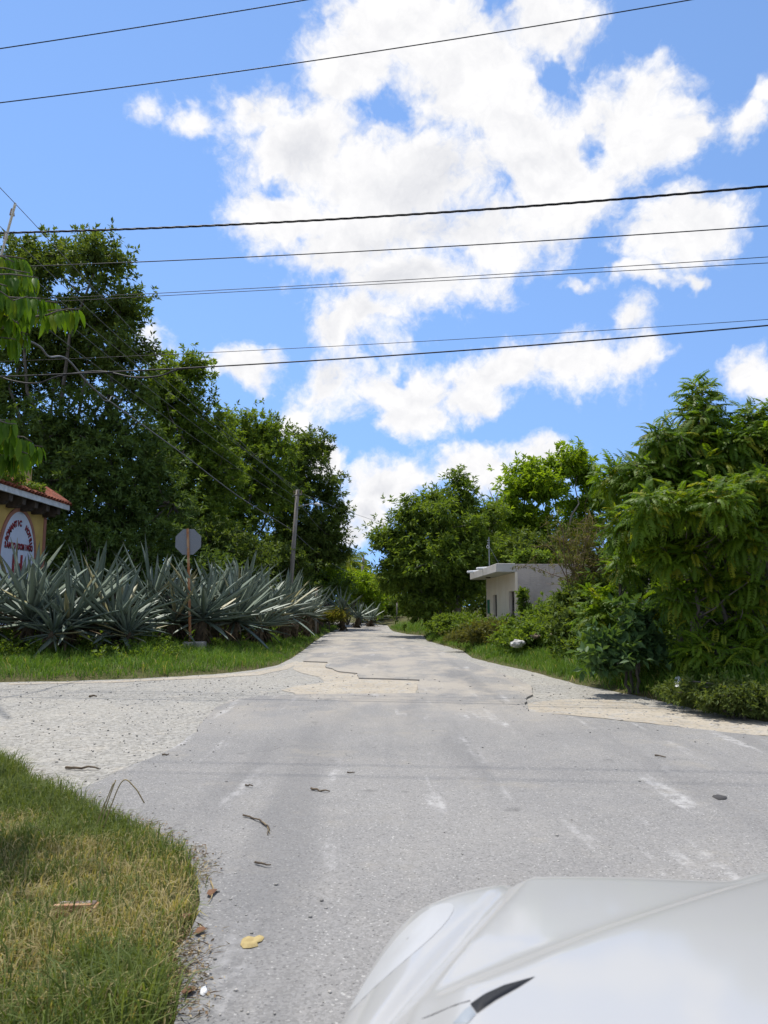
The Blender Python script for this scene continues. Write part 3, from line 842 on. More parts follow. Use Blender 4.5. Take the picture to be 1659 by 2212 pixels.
def frond_tree(name, label, base, tips, mat=L_NEEM, singles=300, per=15, scale=1.0, bark=BARK, stems=None, group=None, inner=0, spread=(0.75, 1.75)):
    """tips: (n,3) shoot ends and (n,3) shoot axes; every shoot carries a whorl of fronds"""
    base = np.array(base, float)
    T = Tree(name, label, 'tree', base, group)
    P, A = tips
    n = len(P)
    k = per
    PP, AA = np.repeat(P, k, 0), np.repeat(A, k, 0)
    t = np.tile((np.arange(k) + 0.5) / k, n)
    az = np.tile(np.arange(k) * 2.4, n) + np.repeat(rng.random(n) * 6.28, k)
    u = unit(np.cross(AA, np.array([0.3, 0.2, 1.0]) + 0.01 * rng.normal(size=AA.shape))); w = np.cross(AA, u)
    rad = u * np.cos(az)[:, None] + w * np.sin(az)[:, None]
    ang = spread[1] + (spread[0] - spread[1]) * t + rng.normal(size=n * k) * 0.12
    X = unit(AA * np.cos(ang)[:, None] + rad * np.sin(ang)[:, None])
    pos = PP - AA * ((1 - t) * 0.42 * scale)[:, None]
    up = np.array([0, 0, 1.0]) + 0.2 * rng.normal(size=X.shape) + 0.35 * AA
    Yv = unit(np.cross(up, X)); Zv = np.cross(X, Yv)
    sc = scale * (0.7 + 0.45 * rng.random(n * k)) * (1.0 - 0.45 * t ** 3)
    R = np.stack([X, Yv, Zv], -1) * sc[:, None, None]
    # the fronds that show largest (nearest the road and outermost) are parts of their own
    cdist = np.linalg.norm(pos - np.array([0, 0, CAM_H]), axis=1)
    order = np.argsort(cdist + 0.25 * rng.random(len(cdist)))
    single = order[:singles]
    rest = order[singles:]
    for q in single:
        me = FROND_ME[q % 6]
        o = bpy.data.objects.new('frond', me); COL.objects.link(o); o.parent = T.root
        M = Matrix(R[q].tolist()).to_4x4(); M.translation = Vector(pos[q] - base)
        o.matrix_local = M
    Vs, Fs, Ts, off = [], [], [], 0
    for v in range(6):
        idx = rest[rest % 6 == v]
        if not len(idx): continue
        bv, bf = FRONDS[v]
        V = np.einsum('nij,kj->nki', R[idx], bv) + (pos[idx] - base)[:, None]
        F = bf[None] + (np.arange(len(idx)) * len(bv))[:, None, None] + off
        Vs.append(V.reshape(-1, 3)); Fs.append(F.reshape(-1, 3)); Ts.append(np.repeat(rng.random(len(idx)), len(bv))); off += V.size // 3
    if Vs:
        tag(np_obj('foliage', np.concatenate(Vs), np.concatenate(Fs), mat, T.root, np.concatenate(Ts)), kind='stuff')
    st = stems or [(base, P.mean(0))]
    for a, b in st:
        T.limb(a, b, 0.055, 0.02, 0.04, 7, 8)
    for i in range(n):
        a, b = st[i % len(st)]
        a, b = np.array(a), np.array(b)
        tt = np.clip((P[i][2] - a[2] - 0.7) / max(b[2] - a[2], 0.1), 0.15, 0.97)
        T.limb(a + (b - a) * tt, P[i] - A[i] * 0.05, 0.016, 0.006, 0.06, 5, 4)
    return T.finish(mat, bark, trunk='stems')
def tip_cloud(lst, seed=0, dens=1.0):
    """shoot ends over the surface of blobs given as (x, y, Y, rx, ry)"""
    P, A = [], []
    for (x, y, Y, rx, ry) in lst:
        c = at(x, y, Y); s = Y / FPX
        R_ = np.array([rx * s, rx * s * 0.9, ry * s])
        n = max(4, int(dens * 10 * (rx * s) * (ry * s) + 3))
        d = rnd_dir(n); d[:, 2] = np.abs(d[:, 2]) * 0.9 - 0.25; d = unit(d)
        d[:, 1] -= 0.25; d = unit(d)
        P.append(c + d * R_ * (0.55 + 0.45 * rng.random((n, 1))))
        A.append(unit(d * 0.75 + np.array([0, -0.1, 0.55]) + 0.2 * rng.normal(size=(n, 3))))
    return np.concatenate(P), np.concatenate(A)
b1 = base_at(1500, 12.6)
frond_tree('feathery_tree', 'tallest feathery-leaved tree at the right edge of the road', b1,
           tip_cloud([(1507,840,12.6,40,34),(1505,900,12.5,75,55),(1440,960,12.3,85,60),(1540,1000,12.2,90,80),(1400,1040,12.3,85,70),(1490,1090,12.0,90,70),(1320,1020,12.6,60,45),(1420,1090,11.2,80,50),(1540,1080,11.0,90,50),(1380,1140,12.2,80,60),(1470,1190,12.0,80,60)], dens=3.3),
           stems=[((b1[0] - 0.3, 12.6, b1[2]), tuple(at(1420, 980, 12.6))), ((b1[0], 12.7, b1[2]), tuple(at(1507, 850, 12.6))), ((b1[0] + 0.3, 12.5, b1[2]), tuple(at(1545, 1000, 12.4)))])
b2 = base_at(1640, 12.0)
frond_tree('feathery_tree', 'feathery-leaved tree cut by the right edge of the picture', b2,
           tip_cloud([(1640,900,12.2,60,45),(1600,950,12.0,70,60),(1690,960,12,80,70),(1620,1050,11.4,80,70),(1700,1100,11.2,80,80),(1610,1150,11.3,70,60),(1760,1000,12,80,90)], dens=3.2),
           stems=[((b2[0], 12, b2[2]), tuple(at(1640, 900, 12.2))), ((b2[0] + 0.5, 12, b2[2]), tuple(at(1740, 960, 12)))])
b3 = base_at(1560, 12.0)
frond_tree('feathery_sapling', 'low dark feathery saplings drooping to the ground below the tall one', b3,
           tip_cloud([(1560,1250,12.2,90,60),(1640,1260,12.2,80,70),(1480,1280,12.4,70,50),(1580,1350,12.0,90,60),(1650,1390,11.6,70,60),(1510,1400,11.8,60,40),(1590,1430,11.4,70,40)], dens=2.6), singles=260,
           stems=[((b3[0] - 0.35, 12.1, b3[2]), tuple(at(1500, 1260, 12.2))), ((b3[0] + 0.1, 12.0, b3[2]), tuple(at(1590, 1240, 12.2))), ((b3[0] + 0.5, 11.9, b3[2]), tuple(at(1650, 1250, 12.1)))], spread=(0.9, 2.0))
b4 = base_at(1330, 13.6)
frond_tree('feathery_sapling', 'small feathery sapling left of the tall one, yellowish tips', b4,
           tip_cloud([(1320,1290,13.8,55,40),(1350,1215,13.6,40,35),(1290,1330,13.8,40,35),(1375,1330,13.2,60,50)], dens=2.8), singles=160)
# shade-filling trees behind the feathery ones
crown_tree('thicket_tree', 'dark thicket tree behind the feathery trees at the right', base_at(1560, 16.5),
           blobs_at([(1480,1010,14.2,90,70),(1570,1040,14.0,90,90),(1650,1020,14,90,90),(1420,1090,14.2,70,60),(1500,1050,16.5,110,90),(1600,1100,16.5,110,110),(1480,1230,16,120,90),(1620,1260,16,120,100),(1420,1180,16.5,80,70),(1560,1380,15,110,70),(1700,1200,16,120,160)]), L_DEEP, BARK, (0.19, 0.065), 1.3, 9, 0.6, 0.08, 0.1, stems=5, twigs=0.5)
# olive thorn bush: mostly twigs
def thorn_bush():
    b = base_at(1268, 18.5)
    T = Tree('thorn_bush', 'olive-brown twiggy thorn bush right of the house wall', 'shrub', b)
    c = np.array(at(1262, 1275, 18.5))
    P, A = [], []
    for i in range(46):
        x, y = 1265 + rng.normal() * 48, 1195 + rng.normal() * 42
        e = at(x, y, 18.5 + rng.normal() * 0.6)
        T.limb((b[0] + rng.normal() * 0.1, b[1], b[2]) if i < 6 else c + rng.normal(size=3) * 0.15, e, 0.03 if i < 6 else 0.016, 0.005, 0.1, 5, 5)
        for j in range(9):
            s = c + (e - c) * (0.4 + 0.6 * rng.random())
            f = s + rng.normal(size=3) * 0.28 + (0, 0, 0.1)
            T.limb(s, f, 0.007, 0.003, 0.1, 3, 3)
            for q in range(5):
                P.append(s + (f - s) * rng.random()); A.append(unit(rng.normal(size=3) + (0, 0, 0.3)))
    P, A = np.array(P), np.array(A)
    p, D, L, Wd = rosettes(P, A, 5, 0.07, 0.022, 0.08)
    T.add_leaves(p, D, L, Wd)
    T.finish(L_OLIVE, TWIG, trunk='twigs')
thorn_bush()
def bare_snag():
    b = base_at(1068, 41)
    T = Tree('bare_snag', 'leafless grey twigs sticking up between the two right trees', 'shrub', b)
    for i in range(9):
        e = at(1068 + rng.normal() * 12, 1050 + rng.random() * 35, 41)
        m_ = at(1070 + rng.normal() * 4, 1110, 41)
        T.limb(b, m_, 0.06, 0.03, 0.02); T.limb(m_, e, 0.028, 0.008, 0.05)
    T.finish(L_OLIVE, BARK_P, trunk='twigs')
bare_snag()

L_WEED = leaf_mat('leaf_weed', (0.055, 0.085, 0.022), (0.12, 0.16, 0.045), (0.22, 0.16, 0.07), 0.32, 0.6)
# ---- bushes and weeds before the house
def bush(name, label, x, Y, lst, lm, leaf=(0.10, 0.05), dens=1.6, clump=0.32, k=8, group=None, **kw):
    crown_tree(name, label, base_at(x, Y), blobs_at(lst), lm, BARK, leaf, dens * 0.75, k, clump, 0.03, 0.08, stems=4, cat='shrub', group=group, twigs=0.25, **kw)
bush('leafy_bush', 'rounded leafy bush hiding the foot of the house wall', 1140, 21, [(1135,1360,21,50,24),(1180,1345,21.5,46,32),(1215,1350,21,45,36),(1160,1380,20,60,22)], L_MID)
bush('feathery_bush', 'light feathery bush against the grey side wall of the house', 1195, 22.5, [(1205,1318,22.5,40,22),(1245,1285,22.5,30,34)], L_MID, (0.13, 0.03), 1.2)
bush('dark_bush', 'dark green bush below the twiggy thorn bush', 1265, 17.5, [(1255,1310,17.5,55,50),(1300,1290,17.5,45,50),(1235,1350,17,45,36),(1290,1360,16.5,50,36)], L_DARK, (0.12, 0.055), 1.5)
bush('broadleaf_shrub', 'blue-green broad-leaved shrub with pale stems at the verge', 1360, 12.6, [(1322,1385,12.6,34,22),(1385,1335,12.8,36,26),(1300,1425,12.4,26,14),(1405,1390,12.7,32,26),(1350,1410,12.5,26,18),(1365,1365,12.8,22,20)], L_TEAL, (0.15, 0.075), 1.0, 0.32, k=6)
bush('climbing_plant', 'narrow upright leafy climber at the corner of the house', 1128, 24.4, [(1131,1290,24.5,5,16),(1134,1315,24.5,9,12)], L_MID, (0.11, 0.055), 1.4, 0.16)
bush('verge_bush', 'low green bush beneath the large dark tree on the right', 1000, 29, [(985,1345,29,40,18),(1035,1355,27,40,18),(950,1350,31,26,16)], L_MID, (0.10, 0.045), 1.6)
bush('dry_weed_bush', 'straw-tipped weeds in front of the house door', 1075, 23.5, [(1065,1362,23.5,45,18),(1020,1372,24,45,16),(1110,1370,22.5,40,18)], L_OLIVE, (0.09, 0.03), 1.8)
bush('low_shrub', 'low grey-green shrub at the right roadside corner', 1590, 9.9, [(1550,1500,10.1,50,22),(1610,1505,9.9,55,26),(1500,1495,10.6,44,18),(1650,1510,9.7,40,26),(1460,1490,11,30,12)], L_WEED, (0.06, 0.02), 1.7, 0.2)
bush('roof_plant', 'green plants growing along the house roof edge', 1160, 27.5, [(1150,1205,27.5,30,12),(1190,1208,27.5,24,10),(1120,1210,27.5,14,8)], L_MID, (0.13, 0.06), 1.4)
bush('red_leaf_clump', 'yellow and reddish leaf clump among the far agaves', 712, 42, [(692,1326,42,16,6),(722,1329,42,20,6)], L_RED, (0.30, 0.04), 0.8, 0.35, upbias=1.5)
bush('yellow_bush', 'yellowish bush on the left verge under the far pole', 705, 46, [(690,1255,47,30,20),(720,1245,47,30,18)], L_LIME, (0.22, 0.08), 1.0, 0.6)

# ---- small palm at the bend
def palm(name, label, x, Y, ytop, n=15, L=2.2):
    b = base_at(x, Y)
    root = empty(name, b); tag(root, label, 'palm')
    top = np.array(at(x, ytop, Y)) - np.array(b)
    MB().tube([(0, 0, -0.1), tuple(top * 0.5 + (0.1, 0, 0)), tuple(top)], [0.16, 0.12, 0.1], 8).build('trunk', BARK, root, True)
    for i in range(n):
        az = i * 2.4; el = 1.2 - 1.5 * i / n
        V, F = [], []
        pts = []
        for t in np.linspace(0, 1, 9):
            e = el - 1.3 * t
            pts.append(np.array([L * t * math.cos(el - 0.55 * t) , 0, L * (t * math.sin(el) - 0.55 * t * t)]))
        P, D = [], []
        for t in np.linspace(0.15, 1, 26):
            j = min(int(t * 8), 7); f = t * 8 - j
            c = pts[j] * (1 - f) + pts[j + 1] * f
            for sg in (-1, 1):
                P.append(c); D.append(unit(np.array([0.5, sg * 0.8, -0.45])))
        P, D = np.array(P), np.array(D)
        R_ = np.array(Matrix.Rotation(az, 3, 'Z'))
        V1, F1 = leaf_tris(P @ R_.T, D @ R_.T, np.full(len(P), 0.5), np.full(len(P), 0.05), 0.2, 0.05)
        tv, tf = tube_np([p @ R_.T for p in pts], [0.025 * (1 - 0.8 * q / 8) for q in range(9)], 4, False)
        tf = np.array(tf); tri = np.concatenate([tf[:, [0, 1, 2]], tf[:, [0, 2, 3]]])
        V = np.concatenate([V1, np.array(tv)]) + top; F = np.concatenate([F1, tri + len(V1)])
        np_obj('frond', V, F, L_PALM, root, np.full(len(V), rng.random() * 0.8))
palm('coconut_palm', 'yellowing palm beside the leaning far pole', 800, 62, 1255, 14, 2.0)
palm('coconut_palm', 'green palm crown left of the leaning far pole', 745, 60, 1215, 14, 2.2)

# ------------------------------------------------------------------ agaves
def agave_leaf(seed, L=1.0, w=0.075, bend=0.10):
    V, F = [], []
    ts = [0, 0.12, 0.35, 0.62, 0.85, 1.0]
    wd = [0.65, 0.72, 1.0, 0.86, 0.45, 0.0]
    for t, q in zip(ts, wd):
        x = L * t; z = bend * math.sin(seed) * t * t * L - 0.05 * t * L
        hw = w * q * 0.5
        V += [(x, hw, z + hw * 0.55 + 0.002), (x, 0, z), (x, -hw, z + hw * 0.55 + 0.002), (x, 0, z - 0.012 * (1.1 - t))]
    for i in range(5):
        a, b = 4 * i, 4 * i + 4
        for j in range(4):
            F.append((a + j, b + j, b + (j + 1) % 4, a + (j + 1) % 4))
    return np.array(V), np.array(F)
def agave_mat():
    b = NB('agave_leaf')
    oi = b.n('ShaderNodeObjectInfo').outputs['Random']
    g = b.n('ShaderNodeTexCoord').outputs['Object']
    sx = b.n('ShaderNodeSeparateXYZ'); b.L.new(g, sx.inputs[0])
    st = b.noise(b.pos((1.2, 30, 8), obj=True), 2.0, 4, 0.6)
    col = b.mix(oi, (0.095, 0.135, 0.105), (0.20, 0.245, 0.19))
    col = b.mix(b.mr(st, 0.45, 0.7, 0, 0.6), col, (0.23, 0.27, 0.21))
    col = b.mix(b.mr(sx.outputs[0], 0.965, 1.0), col, (0.10, 0.05, 0.03))
    col = b.mix(b.mr(oi, 0.93, 0.95), col, (0.26, 0.24, 0.12))
    return b.end(b.pbr(col, 0.5, b.bump(st, 0.15, 0.01), 0.4))
M_AGAVE = agave_mat()
M_DEAD = plain('dead_agave_leaf', (0.16, 0.12, 0.075), (0.07, 0.055, 0.04), 8, 0.95, obj=True)
AG_ME, AG_DEAD = [], []
for i in range(4):
    v, f = agave_leaf(i * 1.7 + 0.6, 1.0, 0.072 + 0.006 * i)
    me = np_mesh('leaf', v, f, smooth=False); me.materials.append(M_AGAVE); AG_ME.append(me)
    v, f = agave_leaf(i * 1.7 + 0.6, 0.8, 0.055, 0.35)
    me = np_mesh('leaf', v, f, smooth=False); me.materials.append(M_DEAD); AG_DEAD.append(me)
def agave(x, Y, zc, L, label, nleaf=52, lean=(0, 0)):
    L = L * (0.86 + 0.3 * rng.random())
    c = np.array(at(x, zc + 9, Y))
    gz = float(hgt(c[0], c[1]))
    root = empty('agave_plant', (c[0], c[1], gz)); root.rotation_euler = (math.radians(4 + 6 * rng.normal() - 20 * lean[1]), math.radians(5 + 7 * rng.normal() + 22 * lean[0]), 0); tag(root, label, 'agave', 'agaves along the left verge')
    h = max(c[2] - gz, 0.15)
    MB().tube([(0, 0, -0.05), (0.02, 0, h * 0.6), (0, 0, h + 0.12)], [0.15, 0.17, 0.10], 10).build('stem', M_DEAD, root, True)
    ph = rng.random() * 6.28
    for i in range(nleaf):
        t = (i + 0.5) / nleaf
        el = math.radians(82 - 90 * t ** 0.8 + rng.normal() * 9)
        az = ph + i * 2.39996 + rng.normal() * 0.3
        o = bpy.data.objects.new('leaf', (AG_DEAD if t > 0.8 and rng.random() < 0.35 else AG_ME)[rng.integers(4)]); COL.objects.link(o); o.parent = root
        d = Vector((math.cos(el) * math.cos(az) + lean[0] * 0.35, math.cos(el) * math.sin(az) + lean[1] * 0.35, math.sin(el))).normalized()
        zax = Vector((0, 0, 1)) if abs(d.z) < 0.98 else Vector((-math.cos(az), -math.sin(az), 0))
        ya = zax.cross(d).normalized(); za = d.cross(ya)
        s = L * (0.72 + 0.5 * rng.random()) * (0.8 + 0.25 * math.sin(math.pi * min(t * 1.3, 1)))
        M = Matrix((d, ya, za)).transposed().to_4x4() @ Matrix.Diagonal((s, s * (0.85 + 0.35 * rng.random()), s * 1.2, 1))
        M.translation = Vector((d.x * 0.06, d.y * 0.06, h + 0.12 * (1 - t)))
        o.matrix_local = M
    # withered lower leaves hanging round the stem
    P, D = [], []
    n = 46
    for i in range(n):
        az = rng.random() * 6.28
        P.append((math.cos(az) * 0.13, math.sin(az) * 0.13, h * (0.25 + 0.75 * rng.random()))); D.append((math.cos(az), math.sin(az), -0.6 - rng.random()))
    V, F = leaf_tris(np.array(P), unit(np.array(D)), 0.25 + 0.3 * rng.random(n), np.full(n, 0.07), 0.1, 0.3)
    np_obj('dead_leaves', V, F, M_DEAD, root)
    return root
for (x, Y, zc, L, lab, lean) in [
    (-60, 18.3, 1330, 1.45, 'agave cut by the left edge of the picture', (0.3, -0.2)),
    (55, 18.6, 1335, 1.55, 'large agave in front of the hotel sign, near the left edge', (0.2, -0.2)),
    (150, 18.5, 1345, 1.55, 'second large agave from the left, its long leaves lying low', (0.4, -0.2)),
    (232, 18.9, 1345, 1.40, 'third agave from the left, broad leaves half in shade', (0.3, -0.1)),
    (305, 21.5, 1300, 1.45, 'agave standing higher behind the others, left of the stop sign', (0, 0)),
    (362, 20.6, 1332, 1.30, 'agave directly left of the rusty sign post', (0.1, 0)),
    (428, 20.8, 1330, 1.45, 'agave directly right of the rusty sign post', (0.1, 0)),
    (492, 22.2, 1332, 1.55, 'large agave second right of the rusty sign post', (0.3, -0.1)),
    (535, 25.5, 1292, 1.50, 'agave standing high in the back of the row', (0.2, 0)),
    (572, 24.8, 1322, 1.45, 'agave third right of the rusty sign post', (0.3, 0)),
    (612, 27.5, 1320, 1.30, 'agave at the right end of the dense row', (0.15, 0)),
    (636, 29.5, 1316, 1.05, 'last agave of the dense row, leaves reaching toward the road', (0.2, 0)),
    (681, 36, 1316, 1.15, 'smaller agave beside the short orange-topped post', (0.1, 0)),
    (739, 43, 1314, 1.25, 'agave halfway between dense row and far pole', (0, 0)),
    (768, 49, 1326, 1.20, 'agave just left of the far leaning pole', (0, 0)),
    (797, 52, 1330, 1.15, 'farthest agave, right of the leaning pole', (0.2, 0)),
    (20, 20.8, 1310, 1.45, 'agave behind the front row under the hotel lettering', (0, 0)),
    (195, 21.0, 1312, 1.40, 'agave in the back row between second and third front ones', (0, 0)),
    (460, 23.5, 1310, 1.40, 'agave in the back row right of the sign plate', (0, 0)),
    (105, 17.9, 1362, 0.75, 'small young agave low in front of the first two large ones', (0.1, 0)),
    (275, 18.6, 1366, 0.80, 'small young agave low at the grass, left of the sign post', (0.3, 0)),
    (395, 21.8, 1318, 1.25, 'agave right behind the rusty sign post', (0.2, 0)),
    (548, 23.6, 1345, 0.90, 'smaller agave low in front of the right part of the row', (0.3, 0)),
    (660, 31.5, 1322, 0.85, 'small agave between the dense row and the short post', (0.3, 0))]:
    agave(x, Y, zc, L * 1.22, lab, 54 if Y < 32 else 34, lean)

# ------------------------------------------------------------------ grass
G_MAT = leaf_mat('grass_blade', (0.068, 0.105, 0.024), (0.170, 0.205, 0.056), (0.40, 0.33, 0.17), 0.30, 0.55, tcol=(1.5, 1.5, 0.6))
G_MAT2 = leaf_mat('verge_grass_blade', (0.060, 0.135, 0.018), (0.150, 0.240, 0.040), (0.36, 0.31, 0.13), 0.34, 0.55, tcol=(1.5, 1.5, 0.6))
def grass(name, label, X, Y, L, Wd, tint, lean=0.5, mat=None):
    n = len(X)
    Z = hgt(X, Y)
    B = np.stack([X, Y, Z - 0.01], -1)
    az = rng.random(n) * 6.28
    h = np.stack([np.cos(az), np.sin(az), np.zeros(n)], -1)
    s = np.stack([-np.sin(az + rng.normal(size=n)), np.cos(az + rng.normal(size=n)), np.zeros(n)], -1)
    ln = lean * (0.35 + rng.random(n))
    up = np.array([0, 0, 1.0])
    m_ = B + (h * (0.35 * ln)[:, None] + up * (0.62 - 0.12 * ln)[:, None]) * L[:, None]
    t = B + (h * (1.0 * ln)[:, None] + up * (1.0 - 0.55 * ln)[:, None]) * L[:, None]
    w = s * Wd[:, None] * 0.5
    V = np.stack([B - w, B + w, m_ + w * 0.8, m_ - w * 0.8, t], 1).reshape(-1, 3)
    i = np.arange(n)[:, None] * 5
    F = np.concatenate([i + np.array([0, 1, 2]), i + np.array([0, 2, 3]), i + np.array([3, 2, 4])], 1).reshape(-1, 3)
    tag(np_obj(name, V, F, mat or G_MAT, None, np.repeat(np.clip(tint, 0, 1), 5)), label, 'grass', kind='stuff')
def tufted(n, xs, ys, per=7, sp=0.05):
    """candidate roots in tufts"""
    m_ = n // per
    cx = xs[0] + (xs[1] - xs[0]) * rng.random(m_); cy = ys[0] + (ys[1] - ys[0]) * rng.random(m_)
    X = np.repeat(cx, per) + rng.normal(size=m_ * per) * sp
    Y = np.repeat(cy, per) + rng.normal(size=m_ * per) * sp
    return X, Y
def tint_for(X, Y, dry=0.5, s=0.9, seed=5):
    q = vnoise(X, Y, s, seed) * 0.65 + vnoise(X, Y, s * 3.3, seed + 1) * 0.35
    isdry = rng.random(len(X)) < np.clip((q - dry) * 3.0, 0.04, 0.8)
    return np.where(isdry, 0.93 + 0.07 * rng.random(len(X)), rng.random(len(X)) * 0.84)
# near verge
X, Y = tufted(250000, (-6.6, -0.2), (1.4, 8.2), 8, 0.045)
d = seg_dist(X, Y, P_ROAD)
k = (d > 0.0) & (X > -0.62 * Y - 1.7) & (rng.random(len(X)) < np.where(X > -0.62 * Y - 0.4, 1.0, 0.45)) & (rng.random(len(X)) < np.clip(d * 6 + 0.25, 0, 1))
X, Y, d = X[k], Y[k], d[k]
tall = 1 + 1.2 * np.clip(vnoise(X, Y, 1.6, 21) - 0.55, 0, 1) * 2 + 0.9 * np.exp(-((X + 4.3) ** 2 + (Y - 6.4) ** 2) / 0.5)
L = (0.06 + 0.13 * rng.random(len(X)) ** 1.4) * tall
t = tint_for(X, Y, 0.575, 0.9, 5)
L = np.where(t > 0.9, L * 0.75, L)
grass('near_grass', 'patchy green and straw grass at the lower left corner', X, Y, L, 0.0035 + 0.004 * rng.random(len(X)), t, 0.75)
print('near grass', len(X))
# left verge beyond the gravel road
X, Y = tufted(300000, (-14.5, -1.2), (13.0, 52), 9, 0.09)
d = seg_dist(X, Y, P_ROAD)
k = (d > 0.0) & (d < 6.0) & (X > -0.56 * Y - 1) & (rng.random(len(X)) < np.clip(1.25 - Y / 48, 0.12, 1)) & (rng.random(len(X)) < np.clip(d * 3 + 0.4, 0, 1))
X, Y, d = X[k], Y[k], d[k]
L = (0.14 + 0.20 * rng.random(len(X))) * (0.55 + 0.5 * np.clip(d / 1.2, 0, 1)) * (0.7 + 0.8 * vnoise(X, Y, 1.1, 31))
grass('left_verge_grass', 'bright green grass along the verge below the agaves', X, Y, L, 0.008 + 0.007 * rng.random(len(X)), tint_for(X, Y, 0.82, 0.5, 8), 0.7, G_MAT2)
print('left grass', len(X))
# right verge
X, Y = tufted(430000, (0.2, 13.0), (7.2, 50), 11, 0.09)
d = seg_dist(X, Y, P_ROAD)
k = (d > 0.0) & (d < 5.5) & (X < 0.54 * Y + 0.5) & (Y < 27 + 40 * (X < 3.5)) & (rng.random(len(X)) < np.clip(1.3 - Y / 40, 0.15, 1)) & (rng.random(len(X)) < np.clip(d * 3 + 0.4, 0, 1))
X, Y, d = X[k], Y[k], d[k]
L = (0.20 + 0.30 * rng.random(len(X))) * (0.45 + 0.75 * np.clip(d / 0.9, 0, 1)) * (0.6 + 0.9 * vnoise(X, Y, 0.9, 41)) * (1 + 0.5 * np.exp(-((X - 3.6) ** 2 + (Y - 13.5) ** 2) / 8))
grass('right_verge_grass', 'rank green grass on the verge below the house', X, Y, L, 0.007 + 0.008 * rng.random(len(X)), tint_for(X, Y, 0.76, 0.6, 12), 0.75, G_MAT2)
print('right grass', len(X))
# broad-leaved weeds among the grass
def weeds(name, label, xs, ys, n, cond, lm, size=0.07, hmax=0.35, seed=3):
    X = xs[0] + (xs[1] - xs[0]) * rng.random(n); Y = ys[0] + (ys[1] - ys[0]) * rng.random(n)
    d = seg_dist(X, Y, P_ROAD)
    k = (d > 0.15) & cond(X, Y, d) & (vnoise(X, Y, 0.7, seed) > 0.42)
    X, Y = X[k], Y[k]
    Z = hgt(X, Y) + hmax * rng.random(len(X)) * (0.3 + vnoise(X, Y, 0.6, seed + 1))
    C = np.stack([X, Y, Z], -1)
    A = unit(rng.normal(size=C.shape) * 0.4 + np.array([0, 0, 1.0]))
    p, D, L, Wd = rosettes(C, A, 6, size, size * 0.45, size)
    V, F = leaf_tris(p, D, L, Wd)
    tag(np_obj(name, V, F, lm, None, np.repeat(rng.random(len(p)) * 0.9, 4)), label, 'weeds', kind='stuff')
weeds('right_weeds', 'tangle of leafy weeds between the right verge grass and the house', (1.2, 10), (10, 34), 34000, lambda X, Y, d: (d > 0.5) & (d < 7) & (X < 0.5 * Y), L_MID, 0.11, 0.75)
weeds('left_weeds', 'leafy weeds creeping between the agaves and the grass', (-13, -3), (15, 40), 26000, lambda X, Y, d: (d > 1.8) & (d < 6) & (X > -0.56 * Y), L_MID, 0.10, 0.40, 9)
# ------------------------------------------------------------------ stop sign seen from behind
M_GALV = plain('galvanised_sheet', (0.21, 0.225, 0.25), (0.17, 0.185, 0.21), 40, 0.6, 0.1, 80, metal=0.0, spec=0.25)
M_RUST = plain('rusty_steel', (0.30, 0.115, 0.045), (0.42, 0.27, 0.16), 7, 0.85, 0.4, 30, stretch=(1, 1, 0.5))
M_CONC = plain('weathered_concrete', (0.42, 0.40, 0.37), (0.26, 0.25, 0.23), 5, 0.92, 0.5, 25)
M_RED = plain('red_sign_face', (0.45, 0.02, 0.02), None, 5, 0.4)
def stop_sign():
    b = at(412, 1400, 20.0); t = at(405.5, 1142, 20.0)
    gz = float(hgt(b[0], 20.0))
    base = Vector((b[0], 20.0, gz))
    root = empty('stop_sign', base); tag(root, 'grey octagonal back of a stop sign on a rusty post', 'sign')
    top = Vector(t) - base
    ax = top.normalized()
    MB().box(-0.30, 0.34, -0.22, 0.2, -0.1, 0.27).build('concrete_base', M_CONC, root, bevel=0.03).location = (0.05, 0, 0)
    # angle-iron post in front of the plate (the camera sees the back)
    w = 0.032
    pm = MB()
    prof = [(-w, -w), (w, -w), (w, -w + 0.006), (-w + 0.006, -w + 0.006), (-w + 0.006, w), (-w, w)]
    prof = [(-w, -0.02), (w, -0.02), (w, 0.02), (-w, 0.02)]
    V = [(x, y, -0.05) for x, y in prof] + [(x + top.x, y + top.y, top.z) for x, y in prof]
    pm.add(V, [(0, 1, 5, 4), (1, 2, 6, 5), (2, 3, 7, 6), (3, 0, 4, 7), (4, 5, 6, 7)])
    pm.build('post', M_RUST, root, bevel=0.004)
    R_ = 0.385
    c = top - ax * 0.365
    ang = [math.pi / 8 + i * math.pi / 4 for i in range(8)]
    m_ = MB()
    V = [(c.x + R_ * math.cos(a) , y, c.z + R_ * math.sin(a)) for y in (0.024, 0.030) for a in ang]
    m_.add(V, [tuple(range(7, -1, -1))[::-1], tuple(range(15, 7, -1))] + [(i, i + 8, (i + 1) % 8 + 8, (i + 1) % 8) for i in range(8)])
    pl = m_.build('sign_plate', M_GALV, root)
    f = MB()
    V = [(c.x + R_ * 0.985 * math.cos(a), 0.033, c.z + R_ * 0.985 * math.sin(a)) for a in ang]
    f.add(V, [tuple(range(7, -1, -1))]).build('sign_face', M_RED, pl)
    for dz in (-0.16, 0.2):
        MB().tube([(c.x - 0.0, -0.034, c.z + dz), (c.x, 0.02, c.z + dz)], 0.011, 8).build('bolt', M_GALV, root)
stop_sign()

